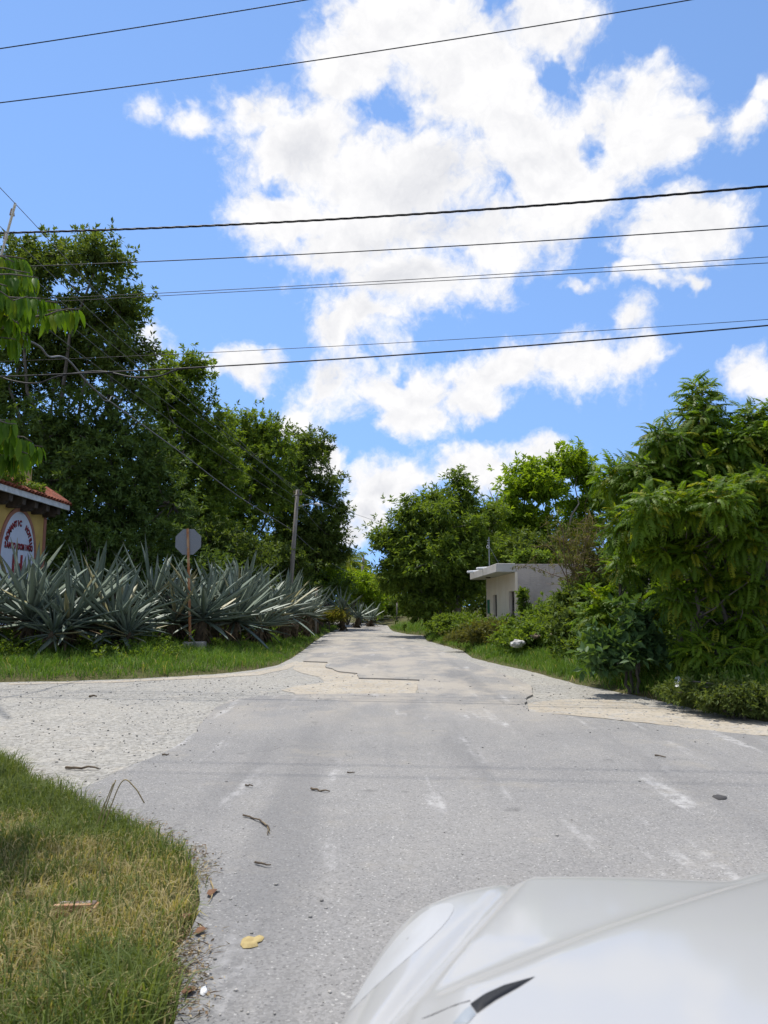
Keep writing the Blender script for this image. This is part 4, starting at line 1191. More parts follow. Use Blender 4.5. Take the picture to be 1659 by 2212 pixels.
# ------------------------------------------------------------------ hotel sign wall
M_YEL = plain('yellow_stucco', (0.56, 0.40, 0.13), (0.48, 0.34, 0.11), 2.5, 0.9, 0.3, 30)
M_YELW = plain('stained_yellow_stucco', (0.55, 0.42, 0.18), (0.32, 0.25, 0.12), 1.6, 0.9, 0.3, 30)
M_PANEL = plain('pale_sign_panel', (0.58, 0.64, 0.76), (0.52, 0.58, 0.70), 1.5, 0.85, 0.1, 40)
M_PINK = plain('pink_trim', (0.36, 0.17, 0.12), (0.30, 0.145, 0.105), 4, 0.9, 0.2)
M_TILE = plain('clay_tile', (0.29, 0.085, 0.045), (0.17, 0.055, 0.035), 5, 0.85, 0.3, 30)
M_WHITE = plain('white_paint', (0.62, 0.64, 0.66), (0.48, 0.50, 0.52), 4, 0.8)
M_WOOD = plain('dark_wood', (0.085, 0.068, 0.055), (0.05, 0.04, 0.034), 6, 0.9, 0.3)
M_LETR = plain('red_lettering', (0.30, 0.035, 0.04), (0.22, 0.03, 0.04), 20, 0.7)
M_LETD = plain('dark_lettering_edge', (0.035, 0.025, 0.04), None, 9, 0.8)
def hotel():
    XW, Y1, Y0 = -11.9, 25.35, 16.0
    root = empty('hotel_wall', (XW, Y1, 0.3)); tag(root, 'yellow hotel sign wall with clay-tile eave at the left edge', 'wall')
    off = Vector((XW, Y1, 0.3))
    def B(name, mat, x0, x1, y0, y1, z0, z1, bev=0.01, par=root):
        return MB().box(x0 - XW, x1 - XW, y0 - Y1, y1 - Y1, z0 - 0.3, z1 - 0.3).build(name, mat, par, bevel=bev)
    B('wall', M_YEL, XW - 0.45, XW, Y0, Y1, 0.1, 5.1)
    B('corner_trim', M_PINK, XW - 0.05, XW + 0.025, Y1 - 0.17, Y1 + 0.02, 1.5, 4.85)
    B('pedestal', M_WOOD, XW - 0.06, XW + 0.07, Y1 - 0.30, Y1 + 0.06, 0.1, 2.55)
    B('pedestal_cap', M_CONC, XW - 0.07, XW + 0.09, Y1 - 0.33, Y1 + 0.08, 2.555, 2.68)
    # arched panel
    yc, hw, zs, ztop = 23.48, 1.22, 3.05, 4.66
    def arch(h, rise, x):
        P = [(-h, 0.9 - zs)] + [(-h * math.cos(a), rise * math.sin(a)) for a in np.linspace(0, math.pi, 33)] + [(h, 0.9 - zs)]
        return [(x - XW, p[0] + yc - Y1, p[1] + zs - 0.3) for p in P]
    pin = arch(hw - 0.13, ztop - zs - 0.13, XW + 0.03); pout = arch(hw, ztop - zs, XW + 0.05)
    n = len(pin)
    pin2 = [(XW + 0.05 - XW, p[1], p[2]) for p in pin]
    pb = [(0.001, p[1], p[2]) for p in pout]
    MB().add(pin, [tuple(range(n))]).build('sign_panel', M_PANEL, root)
    m_ = MB(); m_.add(pin2 + pout + pb, [(i, i + 1, n + i + 1, n + i) for i in range(n - 1)] + [(n + i, n + i + 1, 2 * n + i + 1, 2 * n + i) for i in range(n - 1)])
    m_.add(pin2 + pin, [(i, n + i, n + i + 1, i + 1) for i in range(n - 1)])
    m_.build('sign_border', M_PINK, root)
    # lettering: local x -> +Y, local y -> +Z, facing +X
    def letter(ch, y, z, size, rot=0.0, sx=0.9):
        for j, (mt, dx, dy, dz, ex) in enumerate(((M_LETD, 0.034, 0.028, -0.03, 0.006), (M_LETR, 0.046, 0, 0, 0.008))):
            cu = bpy.data.curves.new('letter', 'FONT'); cu.body = ch; cu.size = size; cu.align_x = 'CENTER'; cu.align_y = 'CENTER'
            cu.extrude = ex; cu.offset = 0.004
            cu.materials.append(mt)
            o = bpy.data.objects.new('letter' if j else 'letter_shadow', cu); COL.objects.link(o); o.parent = root
            M = Matrix(((0, 0, 1, 0), (1, 0, 0, 0), (0, 1, 0, 0), (0, 0, 0, 1))) @ Matrix.Rotation(rot, 4, 'Z') @ Matrix.Diagonal((sx, 1, 1, 1))
            M.translation = Vector((dx, y + dy - Y1, z + dz - 0.3))
            o.matrix_local = M
    def arc(text, a0, a1, ry, rz, zc, size):
        k = len(text)
        for i, ch in enumerate(text):
            if ch == ' ': continue
            a = math.radians(a0 + (a1 - a0) * i / (k - 1))
            letter(ch, yc + ry * math.sin(a), zc + rz * math.cos(a), size, -a * 0.9)
    arc('ROMANTIC  HOTEL', -70, 74, 0.82, 0.86, 3.30, 0.25)
    for i, ch in enumerate('SANTO DOMINGO'):
        if ch != ' ': letter(ch, yc - 0.84 + 1.70 * i / 12, 3.40, 0.26, 0, 0.66)
    letter('H', yc - 0.02, 2.78, 0.92, 0, 1.15)
    # eave slab, fascia, brackets
    EY1 = Y1 + 0.35
    zf = 4.86
    B('eave_slab', M_WOOD, XW - 0.4, XW + 0.60, Y0, EY1 - 0.03, zf + 0.06, zf + 0.16)
    B('fascia', M_WHITE, XW + 0.602, XW + 0.66, Y0, EY1, zf + 0.0, zf + 0.19)
    for i in range(9):
        y = Y1 - 0.20 - i * 0.82
        m_ = MB()
        prof = [(0.0, -0.30), (0.34, -0.30), (0.42, -0.22), (0.52, -0.20), (0.55, 0.058), (0.0, 0.058)]
        V = [(p[0], yy - Y1, p[1] + zf - 0.3) for yy in (y - 0.11, y + 0.11) for p in prof]
        m_.add(V, [tuple(range(6)), tuple(range(11, 5, -1))] + [(i_, i_ + 6, (i_ + 1) % 6 + 6, (i_ + 1) % 6) for i_ in range(6)])
        m_.build('bracket', M_WOOD, root, bevel=0.012)
    # barrel tiles
    r, Lt = 0.105, 0.42
    V, F = [], []
    for u, rr in ((0, r), (Lt, r * 0.82)):
        for a in np.linspace(0, math.pi, 7):
            V.append((u, rr * math.cos(a), rr * math.sin(a)))
        for a in np.linspace(math.pi, 0, 7):
            V.append((u, (rr - 0.016) * math.cos(a), (rr - 0.016) * math.sin(a)))
    for i in range(14):
        F.append((i, (i + 1) % 14, 14 + (i + 1) % 14, 14 + i))
    F += [tuple(range(13, -1, -1)), tuple(range(14, 28))]
    tm = bpy.data.meshes.new('tile'); tm.from_pydata(V, [], F); tm.materials.append(M_TILE); tm.update()
    slope = math.radians(33)
    MB().add([(0.66, Y0 - Y1, zf + 0.17 - 0.3), (0.66, EY1 - Y1, zf + 0.17 - 0.3), (-0.35, EY1 - Y1, zf + 0.83 - 0.3), (-0.35, Y0 - Y1, zf + 0.83 - 0.3)], [(0, 1, 2, 3)]).build('tile_bed', M_TILE, root)
    for i in range(30):
        for j in range(3):
            o = bpy.data.objects.new('tile', tm); COL.objects.link(o); o.parent = root
            y = EY1 - 0.11 - i * 0.215
            u = j * 0.36
            M = Matrix.Rotation(math.pi, 4, 'Z') @ Matrix.Rotation(-slope - 0.04 + rng.normal() * 0.012, 4, 'Y') @ Matrix.Rotation(rng.normal() * 0.02, 4, 'Z')
            M.translation = Vector((0.71 - u * math.cos(slope), y - Y1, zf + 0.18 + u * math.sin(slope) + 0.005 * rng.normal() - 0.3))
            o.matrix_local = M
    B('upper_wall', M_YELW, XW - 0.8, XW - 0.30, 21.5, 24.75, 5.0, 6.35)
    MB().tube([(-0.22, 23.6 - Y1, 5.0), (-0.26, 23.62 - Y1, 5.5), (-0.25, 23.58 - Y1, 6.05)], 0.03, 6).build('drain_stain', M_RUST, root)
hotel()
v = Tree('roof_vine', 'green creeper growing over the hotel eave tiles', 'vine', (-11.6, 22.0, 5.2))
P, A = [], []
for i in range(520):
    y = 20.2 + 3.6 * rng.random(); h = rng.random()
    P.append((-11.75 + 0.55 * rng.random() + (0.15 if y < 22.3 else 0), y, 5.15 + h * (1.0 if y < 22.6 else 0.35) * (1 - 0.2 * rng.random()))); A.append(unit(np.array([0.6, rng.normal() * 0.4, 0.4 + rng.normal() * 0.4])))
p, D, L, Wd = rosettes(np.array(P), np.array(A), 7, 0.10, 0.055, 0.1)
v.add_leaves(p, D, L, Wd)
v.limb((-11.6, 20.5, 5.3), (-11.5, 23.6, 5.35), 0.02, 0.006, 0.02)
v.finish(L_MID, BARK, 'leaves', 'vine_stem')

# ------------------------------------------------------------------ pale house on the right
def stucco(name, c1, c2, c3, sc=1.2, b_=0.6):
    b = NB(name)
    p = b.pos()
    f = b.noise(p, sc, 6, 0.65); st = b.noise(b.pos((3, 3, 0.35)), 2.0, 5, 0.65); g = b.noise(b.pos((1, 1, 2.5)), 7, 6, 0.7)
    col = b.mix(b.mr(f, 0.38, 0.62), c1, c2)
    col = b.mix(b.mr(st, 0.52, 0.75, 0, 0.7), col, c3)
    return b.end(b.pbr(col, 0.92, b.bump(g, b_, 0.04), 0.15))
M_CREAM = stucco('cream_stucco', (0.70, 0.59, 0.46), (0.74, 0.65, 0.53), (0.55, 0.45, 0.35), 0.8, 0.15)
M_GREY = stucco('rough_grey_render', (0.52, 0.45, 0.40), (0.42, 0.36, 0.325), (0.30, 0.265, 0.245), 1.4, 0.9)
M_SLAB = stucco('stained_roof_slab', (0.52, 0.50, 0.46), (0.44, 0.42, 0.39), (0.25, 0.24, 0.22), 1.0, 0.2)
M_DOOR = plain('brown_door', (0.10, 0.075, 0.055), (0.06, 0.045, 0.035), 6, 0.6)
M_GLASS = plain('dark_glass', (0.02, 0.022, 0.024), None, 4, 0.15, spec=0.6)
M_PVC = plain('white_pvc', (0.75, 0.76, 0.76), None, 4, 0.4)
M_GREEN = plain('green_paint', (0.02, 0.14, 0.08), None, 4, 0.7)
M_REDP = plain('red_paint', (0.42, 0.06, 0.05), None, 4, 0.7)
def house():
    X0, Y0, Y1, X1 = 4.52, 25.0, 32.2, 10.5
    root = empty('house', (X0, Y0, 0.35)); tag(root, 'small flat-roofed house with cream front and grey side wall', 'house')
    def B(name, mat, x0, x1, y0, y1, z0, z1, par=root, bev=0.006):
        o = MB().box(x0 - X0, x1 - X0, y0 - Y0, y1 - Y0, z0 - 0.35, z1 - 0.35).build(name, mat, par, bevel=bev)
        return o
    zb, zt = 0.1, 2.64
    wy0, wy1, wz0, wz1 = 29.25, 30.2, 1.05, 1.93
    dy0, dy1, dz1 = 25.30, 26.42, 2.0
    # front wall panels round the openings (0.18 thick)
    m_ = MB()
    for (a, b_, c, d_) in [(Y0 + 0.182, dy0, zb, zt), (dy0, dy1, dz1, zt), (dy1, wy0, zb, zt), (wy0, wy1, zb, wz0), (wy0, wy1, wz1, zt), (wy1, Y1, zb, zt)]:
        m_.box(0, 0.18, a - Y0, b_ - Y0, c - 0.35, d_ - 0.35)
    m_.build('front_wall', M_CREAM, root)
    B('side_wall', M_GREY, X0 + 0.002, X1, Y0, Y0 + 0.18, zb, 2.92)
    B('corner_strip', M_CREAM, X0 - 0.012, X0 + 0.07, Y0 - 0.012, Y0 + 0.10, zb, zt - 0.002)
    B('back_wall', M_GREY, X0 + 0.2, X1, Y1 - 0.18, Y1 - 0.002, zb, 2.6)
    B('far_wall', M_GREY, X1 - 0.18, X1 - 0.002, Y0 + 0.2, Y1 - 0.2, zb, 2.6)
    B('roof_slab', M_SLAB, X0 - 0.66, X0 + 0.0, Y0 - 0.01, Y1 + 0.45, zt, 2.94, bev=0.02)
    B('roof', M_SLAB, X0 + 0.004, X1 + 0.02, Y0 + 0.185, Y1 + 0.02, zt + 0.01, 2.90)
    w = B('window', M_GLASS, X0 + 0.10, X0 + 0.13, wy0, wy1, wz0, wz1)
    MB().box(0.085, 0.099, wy0 - Y0, wy0 + 0.05 - Y0, wz0 - 0.35, wz1 - 0.35).box(0.085, 0.099, (wy0 + wy1) / 2 - 0.02 - Y0, (wy0 + wy1) / 2 + 0.02 - Y0, wz0 - 0.35, wz1 - 0.35).box(0.085, 0.099, wy1 - 0.05 - Y0, wy1 - Y0, wz0 - 0.35, wz1 - 0.35).build('frame', M_DOOR, w)
    d = B('door', M_DOOR, X0 + 0.11, X0 + 0.15, dy0, dy1, zb, dz1)
    # oval ironwork on the door
    pts = [(0.098, (dy0 + dy1) / 2 - Y0 + 0.34 * math.cos(a), 1.35 + 0.48 * math.sin(a) - 0.35) for a in np.linspace(0, 2 * math.pi, 25)]
    MB().tube(pts, 0.022, 6, False).build('oval_frame', M_WOOD, d)
    MB().add([(0.105, p[1], p[2]) for p in pts[:-1]], [tuple(range(24))]).build('oval_pane', M_GLASS, d)
    B('door_jamb', M_CREAM, X0 + 0.02, X0 + 0.178, dy1 - 0.002, dy1 + 0.002, zb, dz1)
    # painted flag strip at the far end of the front
    B('green_band', M_GREEN, X0 - 0.004, X0 + 0.01, 31.2, 32.0, 1.15, 1.75, bev=0)
    B('red_band', M_REDP, X0 - 0.004, X0 + 0.01, 31.3, 31.9, 0.3, 0.62, bev=0)
    for y, l in ((28.6, 0.42), (31.4, 0.5)):
        MB().tube([(-0.66 - l * 0.55, y - Y0 - 0.3, 2.92 - 0.35), (-0.3, y - Y0 + 0.2, 2.985 - 0.35)], 0.055, 10).build('rain_spout', M_PVC, root, True)
    MB().tube([(-0.34, 4.2, 2.28), (-0.34, 4.2, 2.24)], 0.1, 12).build('ceiling_lamp', M_WOOD, root)
house()
def antenna():
    b = at(1057, 1216, 28.5)
    root = empty('antenna_mast', (b[0], 28.5, 2.93)); tag(root, 'thin metal antenna mast with guy wire on the house roof', 'antenna')
    MB().tube([(0, 0, 0), (0, 0, 1.25)], 0.022, 8).build('mast', M_GALV, root)
    MB().tube([(0, 0, 0.9), (0.42, -0.3, 0.0)], 0.006, 5).build('guy_wire', M_GALV, root)
    for z in (0.95, 1.02, 1.12):
        MB().tube([(-0.07, 0, z), (0.03, 0, z)], 0.018, 6).build('clamp', M_GALV, root)
    MB().tube([(-0.05 + 0.05 * math.cos(a), -0.03, 0.86 + 0.05 * math.sin(a)) for a in np.linspace(0, 6.28, 13)], 0.008, 5, False).build('cable_coil', M_PVC, root)
antenna()

# ------------------------------------------------------------------ poles and wires
M_POLE = plain('weathered_pole', (0.26, 0.24, 0.22), (0.16, 0.145, 0.13), 3, 0.9, 0.4, 20, stretch=(3, 3, 0.3))
M_POLEC = plain('concrete_pole', (0.42, 0.40, 0.37), (0.33, 0.31, 0.29), 3, 0.9, 0.2)
M_WIRE = plain('black_cable', (0.018, 0.018, 0.020), None, 3, 0.6)
M_WIREG = plain('grey_cable', (0.12, 0.12, 0.125), None, 3, 0.5)
M_INS = plain('porcelain', (0.25, 0.17, 0.12), None, 3, 0.3)
def pole(name, label, b, t, r0, r1, mat):
    root = empty(name, tuple(b)); tag(root, label, 'utility pole', 'utility poles')
    d = np.array(t) - np.array(b)
    MB().tube([(0, 0, -0.2), tuple(d * 0.5), tuple(d)], [r0, (r0 + r1) / 2, r1], 12).build('pole', mat, root, True)
    return root, d
p2b = np.array(base_at(622, 38)); p2t = at(643, 1058, 38)
r2, d2 = pole('utility_pole', 'weathered utility pole with a street lamp arm rising behind the agaves', p2b, p2t, 0.13, 0.095, M_POLE)
def rel(x, y, Y): return tuple(np.array(at(x, y, Y)) - p2b)
la = MB().tube([rel(640, 1097, 38), rel(655, 1092, 37.9), rel(672, 1089, 37.8), rel(684, 1089, 37.7)], 0.03, 8).build('lamp_arm', M_GALV, r2, True)
MB().tube([rel(680, 1088.5, 37.7), rel(686, 1088.5, 37.66), rel(694, 1092, 37.6)], [0.04, 0.085, 0.03], 8).build('lamp_head', M_PVC, la, True)
MB().tube([rel(634, 1070, 37.9), rel(652, 1068, 37.9)], 0.04, 6).build('crossarm', M_POLE, r2)
for x in (635, 643, 651):
    MB().tube([rel(x, 1066, 37.9), rel(x, 1060, 37.9)], 0.035, 6).build('insulator', M_INS, r2)
p3b = np.array(base_at(778, 58)); p3b[2] = max(p3b[2], 0.3)
pole('utility_pole', 'leaning bare utility pole far down the left verge', p3b, at(785, 1204, 58), 0.15, 0.10, M_POLE)
# pole out of view at the left whose arm reaches into the picture
p1b = np.array([-9.6, 15.6, 0.3])
r1, d1 = pole('utility_pole', 'concrete pole just beyond the left edge with a slanting pale arm', p1b, (-9.6, 15.6, 9.9), 0.17, 0.11, M_POLEC)
A0, B0 = at(2, 552, 14.9) - p1b, at(33, 440, 12.8) - p1b
MB().tube([(0, -0.05, A0[2] - 0.1), tuple(A0), tuple(B0)], 0.025, 8).build('crossarm', M_PVC, r1)
for q in (0.35, 0.8):
    c = A0 + (B0 - A0) * q
    MB().tube([tuple(c), tuple(c + (0, 0, 0.13))], [0.05, 0.03], 8).build('insulator', M_INS, r1)
r4, d4 = pole('utility_pole', 'concrete pole beyond the left edge, carrying the two highest wires', (-12, 10.6, 0.1), (-12, 10.6, 9.6), 0.17, 0.11, M_POLEC)
r5, d5 = pole('utility_pole', 'concrete pole beyond the right edge where the crossing wires end', (21.0, 9.0, 0.2), (21.0, 9.0, 10.5), 0.17, 0.11, M_POLEC)

def span(name, label, pts, Y0, X0, slope, x0, x1, rad, mat=M_WIRE, twist=None, group='overhead cables crossing the road'):
    """fit a hanging cable through three sighted points on the vertical sheet Y = Y0 + slope (X - X0)"""
    S = []
    for (x, y) in pts:
        r = ray(x, y)
        t = (Y0 - slope * X0) / (r[1] - slope * r[0])
        S.append(r * t + np.array([0, 0, CAM_H]))
    S = np.array(S)
    co = np.polyfit(S[:, 0], S[:, 2], 2)
    xs = np.linspace(x0, x1, 90 if twist is None else 520)
    P = np.stack([xs, Y0 + slope * (xs - X0), np.polyval(co, xs)], -1)
    root = P[0]
    m_ = MB()
    if twist is None:
        m_.tube(P - root, rad, 6)
    else:
        for ph in (0, 2.09, 4.19):
            a = 2 * math.pi * xs / twist + ph
            Q = P + np.stack([0 * a, rad * 0.9 * np.cos(a), rad * 0.9 * np.sin(a)], -1)
            m_.tube(Q - root, rad * 0.72, 5)
    o = m_.build(name, mat, None, True); o.location = root
    return tag(o, label, 'cable', group)
sl = -0.15
span('power_cable', 'highest black cable crossing the upper left corner', [(0,105),(330,54),(660,0)], 9.9, -5.5, -0.045, -12, 21, 0.0085)
span('power_cable', 'second highest black cable, leaving through the top edge', [(0,222),(830,108),(1490,0)], 10.1, -5.5, -0.045, -12, 21, 0.0085)
span('power_cable', 'thick twisted cable across the large cloud', [(130,500),(830,467),(1659,402)], 15.4, -8.2, sl, -9.6, 21, 0.016, twist=0.9)
span('power_cable', 'single cable just below the twisted one', [(150,572),(830,540),(1659,488)], 15.4, -8.2, sl, -9.6, 21, 0.011)
span('power_cable', 'upper of the close pair of thin cables', [(330,634),(830,607),(1659,555)], 15.3, -8.2, sl, -9.6, 21, 0.007)
span('power_cable', 'lower of the close pair of thin cables', [(330,640),(830,613),(1659,568)], 15.5, -8.2, sl, -9.6, 21, 0.007)
span('power_cable', 'thinnest line just above the lowest thick cable', [(380,765),(830,742),(1659,690)], 15.7, -8.2, sl, -9.6, 21, 0.006)
span('power_cable', 'lowest thick black cable crossing between the tree tops', [(440,793),(830,769),(1659,703)], 15.2, -8.2, sl, -9.6, 21, 0.014)
def cable(name, label, pts, rad, mat=M_WIREG, group='cables running along the left verge', smooth=6):
    P = np.array(pts, float)
    # Catmull-Rom through the points
    Q = []
    E = np.vstack([2 * P[0] - P[1], P, 2 * P[-1] - P[-2]])
    for i in range(1, len(E) - 2):
        for t in np.linspace(0, 1, smooth, endpoint=False):
            a, b, c, d_ = E[i - 1], E[i], E[i + 1], E[i + 2]
            Q.append(0.5 * ((2 * b) + (-a + c) * t + (2 * a - 5 * b + 4 * c - d_) * t * t + (-a + 3 * b - 3 * c + d_) * t ** 3))
    Q.append(P[-1])
    Q = np.array(Q)
    o = MB().tube(Q - Q[0], rad, 6).build(name, mat, None, True); o.location = Q[0]
    return tag(o, label, 'cable', group)
cable('service_cable', 'thick bundled cable sagging from the left leaves to the lamp pole', [at(-60,690,13.5), at(75,742,15.2), at(105,770,16), at(145,776,17), at(205,842,19), at(300,912,22.5), at(400,985,27), at(515,1072,32), at(628,1143,38)], 0.022)
cable('service_cable', 'drooping splice loop hanging from the bundled cable', [at(205,840,19), at(222,862,19.2), at(235,866,19.5), at(243,856,20), at(262,868,21)], 0.013)
cable('service_cable', 'slack loop of cable hanging under the lowest thick cable at left', [at(-20,805,15.6), at(25,822,15.4), at(80,828,15.3), at(130,812,15.2), at(215,802,15.1), at(290,815,15), at(345,812,14.9), at(385,798,14.8), at(445,793,14.7)], 0.016, M_WIRE)
ends = [(635, 1060), (643, 1060), (651, 1060), (640, 1075), (637, 1090)]
for (x, y, Y), (ex, ey), lab in zip([(33, 440, 12.8), (12, 500, 13.6), (5, 545, 14.8), (-20, 560, 15.5), (-40, 600, 15.6)], ends,
     ['highest thin wire running from the slanting arm to the lamp pole', 'second thin wire from the slanting arm to the lamp pole', 'third thin wire from the slanting arm to the lamp pole', 'fourth thin wire converging on the lamp pole', 'lowest thin wire converging on the lamp pole']):
    a, b_ = at(x, y, Y), at(ex, ey, 37.9)
    back = a + (a - b_) * 0.12
    pts = [back] + [a + (b_ - a) * t - np.array([0, 0, 0.9 * t * (1 - t)]) for t in np.linspace(0, 1, 8)]
    cable('line_wire', lab, pts, 0.0065)
cable('line_wire', 'wire hanging from the lamp pole across the gap to the right trees', [at(651,1066,37.9), at(700,1085,42), at(760,1108,50), at(850,1138,62)], 0.012)
cable('line_wire', 'wire from the lamp pole down to the leaning far pole', [at(640,1080,37.9), at(690,1140,44), at(740,1180,51), at(785,1212,58)], 0.012)
cable('line_wire', 'slack lower cable between lamp pole and far pole', [at(628,1143,38), at(680,1190,44), at(730,1225,51), at(782,1247,58)], 0.02)
# short fence posts
for (x, y0, Y, yt, lab) in [(682, 1312, 35.5, 1276, 'short orange-topped wooden post among the far agaves'), (857, 1338, 62, 1302, 'pale wooden post in the gap at the end of the road')]:
    b = np.array(at(x, y0, Y)); b[2] = min(b[2], float(hgt(b[0], Y)) + 0.02); h = at(x, yt, Y)[2] - b[2]
    root = empty('fence_post', tuple(b)); tag(root, lab, 'post')
    MB().tube([(0, 0, -0.1), (0.02, 0, h)], [0.07, 0.06], 8).build('post', M_POLE, root, True)
    MB().tube([(0.02, 0, h + 0.001), (0.02, 0, h + 0.06)], [0.062, 0.06], 8).build('painted_tip', M_RUST, root, True)
# ------------------------------------------------------------------ branch hanging in from a tree at the left
def big_leaf_mesh(seed):
    V, F = [], []
    ts = [0, 0.15, 0.4, 0.7, 1.0]; wd = [0.05, 0.7, 1.0, 0.72, 0.0]
    for t, q in zip(ts, wd):
        hw = 0.145 * q
        x = t - 0.06 * t * t; z = -0.22 * t * t
        V += [(x, hw, z + hw * 0.35), (x, 0, z), (x, -hw, z + hw * 0.35)]
    for i in range(4):
        for j in range(2):
            a, b = 3 * i + j, 3 * i + 3 + j
            F.append((a, a + 1, b + 1, b))
    return np_mesh('leaf', np.array(V), np.array(F), np.full(len(V), 0.1 + 0.2 * seed), smooth=True)
BL = []
for i in range(3):
    me = big_leaf_mesh(i); me.materials.append(L_OVER); BL.append(me)
def overhang():
    base = np.array([-5.4, 5.6, float(hgt(-5.4, 5.6))])
    T = Tree('overhanging_tree', 'tree leaning in from the left with drooping bright green leaves', 'tree', base)
    T.limb(base - (0, 0, 0.2), (-5.0, 5.5, 2.4), 0.11, 0.09, 0.03, 10, 6)
    T.limb((-5.0, 5.5, 2.4), (-4.6, 5.4, 5.2), 0.08, 0.04, 0.05, 8, 6)
    Y = 5.4
    # (start, end) of each leafy twig, sighted
    tw = [((-90,560),(62,572)),((-80,600),(82,600)),((-80,620),(75,628)),((-70,650),(95,645)),((-60,690),(135,668)),((60,690),(172,668)),((-60,700),(60,722)),((-50,640),(40,700)),((-40,590),(50,588)),((-30,680),(30,690)),
          ((-90,905),(35,916)),((-80,930),(40,945)),((-60,960),(92,965)),((-60,985),(60,980)),((-40,945),(20,960)),((-70,580),(30,650)),((-60,540),(30,566)),((-60,640),(70,665)),((-50,610),(45,615)),((-50,665),(60,640)),((-40,720),(40,735)),((40,640),(125,655)),((-40,550),(55,560)),((-50,900),(30,905)),((-30,925),(70,955)),((-60,570),(65,590)),((-30,650),(20,655)),((-30,610),(15,618)),((-20,975),(25,985))] + [((-300 + 40 * i, 480 + 70 * (i % 5)), (-150 + 30 * i, 500 + 72 * (i % 5))) for i in range(0, 5)] + [((-420 + 30 * i, 560 + 55 * i), (-300 + 20 * i, 590 + 50 * i)) for i in range(7)]
    for (a, b) in tw:
        y = Y + rng.normal() * 0.25
        A_, B_ = at(*a, y), at(*b, y)
        T.limb((-4.75, 5.4, max(2.8, A_[2] - 0.3)), A_, 0.02, 0.012, 0.05, 6, 4)
        T.limb(A_, B_, 0.010, 0.004, 0.03, 5, 5)
        L = np.linalg.norm(B_ - A_)
        n = max(6, int(L / 0.024))
        for i in range(n):
            t = 0.25 + 0.75 * (i + 0.5) / n
            sg = 1 if i % 2 else -1
            p = A_ + (B_ - A_) * t
            dr = unit(B_ - A_)
            d = Vector(unit(dr * (0.25 + 0.3 * t + 0.15 * rng.normal()) + np.array([0, sg * 0.45 + 0.2 * rng.normal(), -1.1 - 0.5 * rng.random()])))
            side = Vector((0, 0, 1)).cross(d).normalized() if abs(d.z) < 0.97 else Vector((0, 1, 0))
            za = d.cross(side).normalized()
            rl = Quaternion(d, rng.normal() * 0.5)
            side, za = rl @ side, rl @ za
            s = 0.165 * (0.75 + 0.5 * rng.random())
            o = bpy.data.objects.new('leaf', BL[rng.integers(3)]); COL.objects.link(o); o.parent = T.root
            M = Matrix((d * s, side * s, za * s)).transposed().to_4x4(); M.translation = Vector(p - base)
            o.matrix_local = M
    T.finish(L_OVER, BARK, trunk='branches')
overhang()

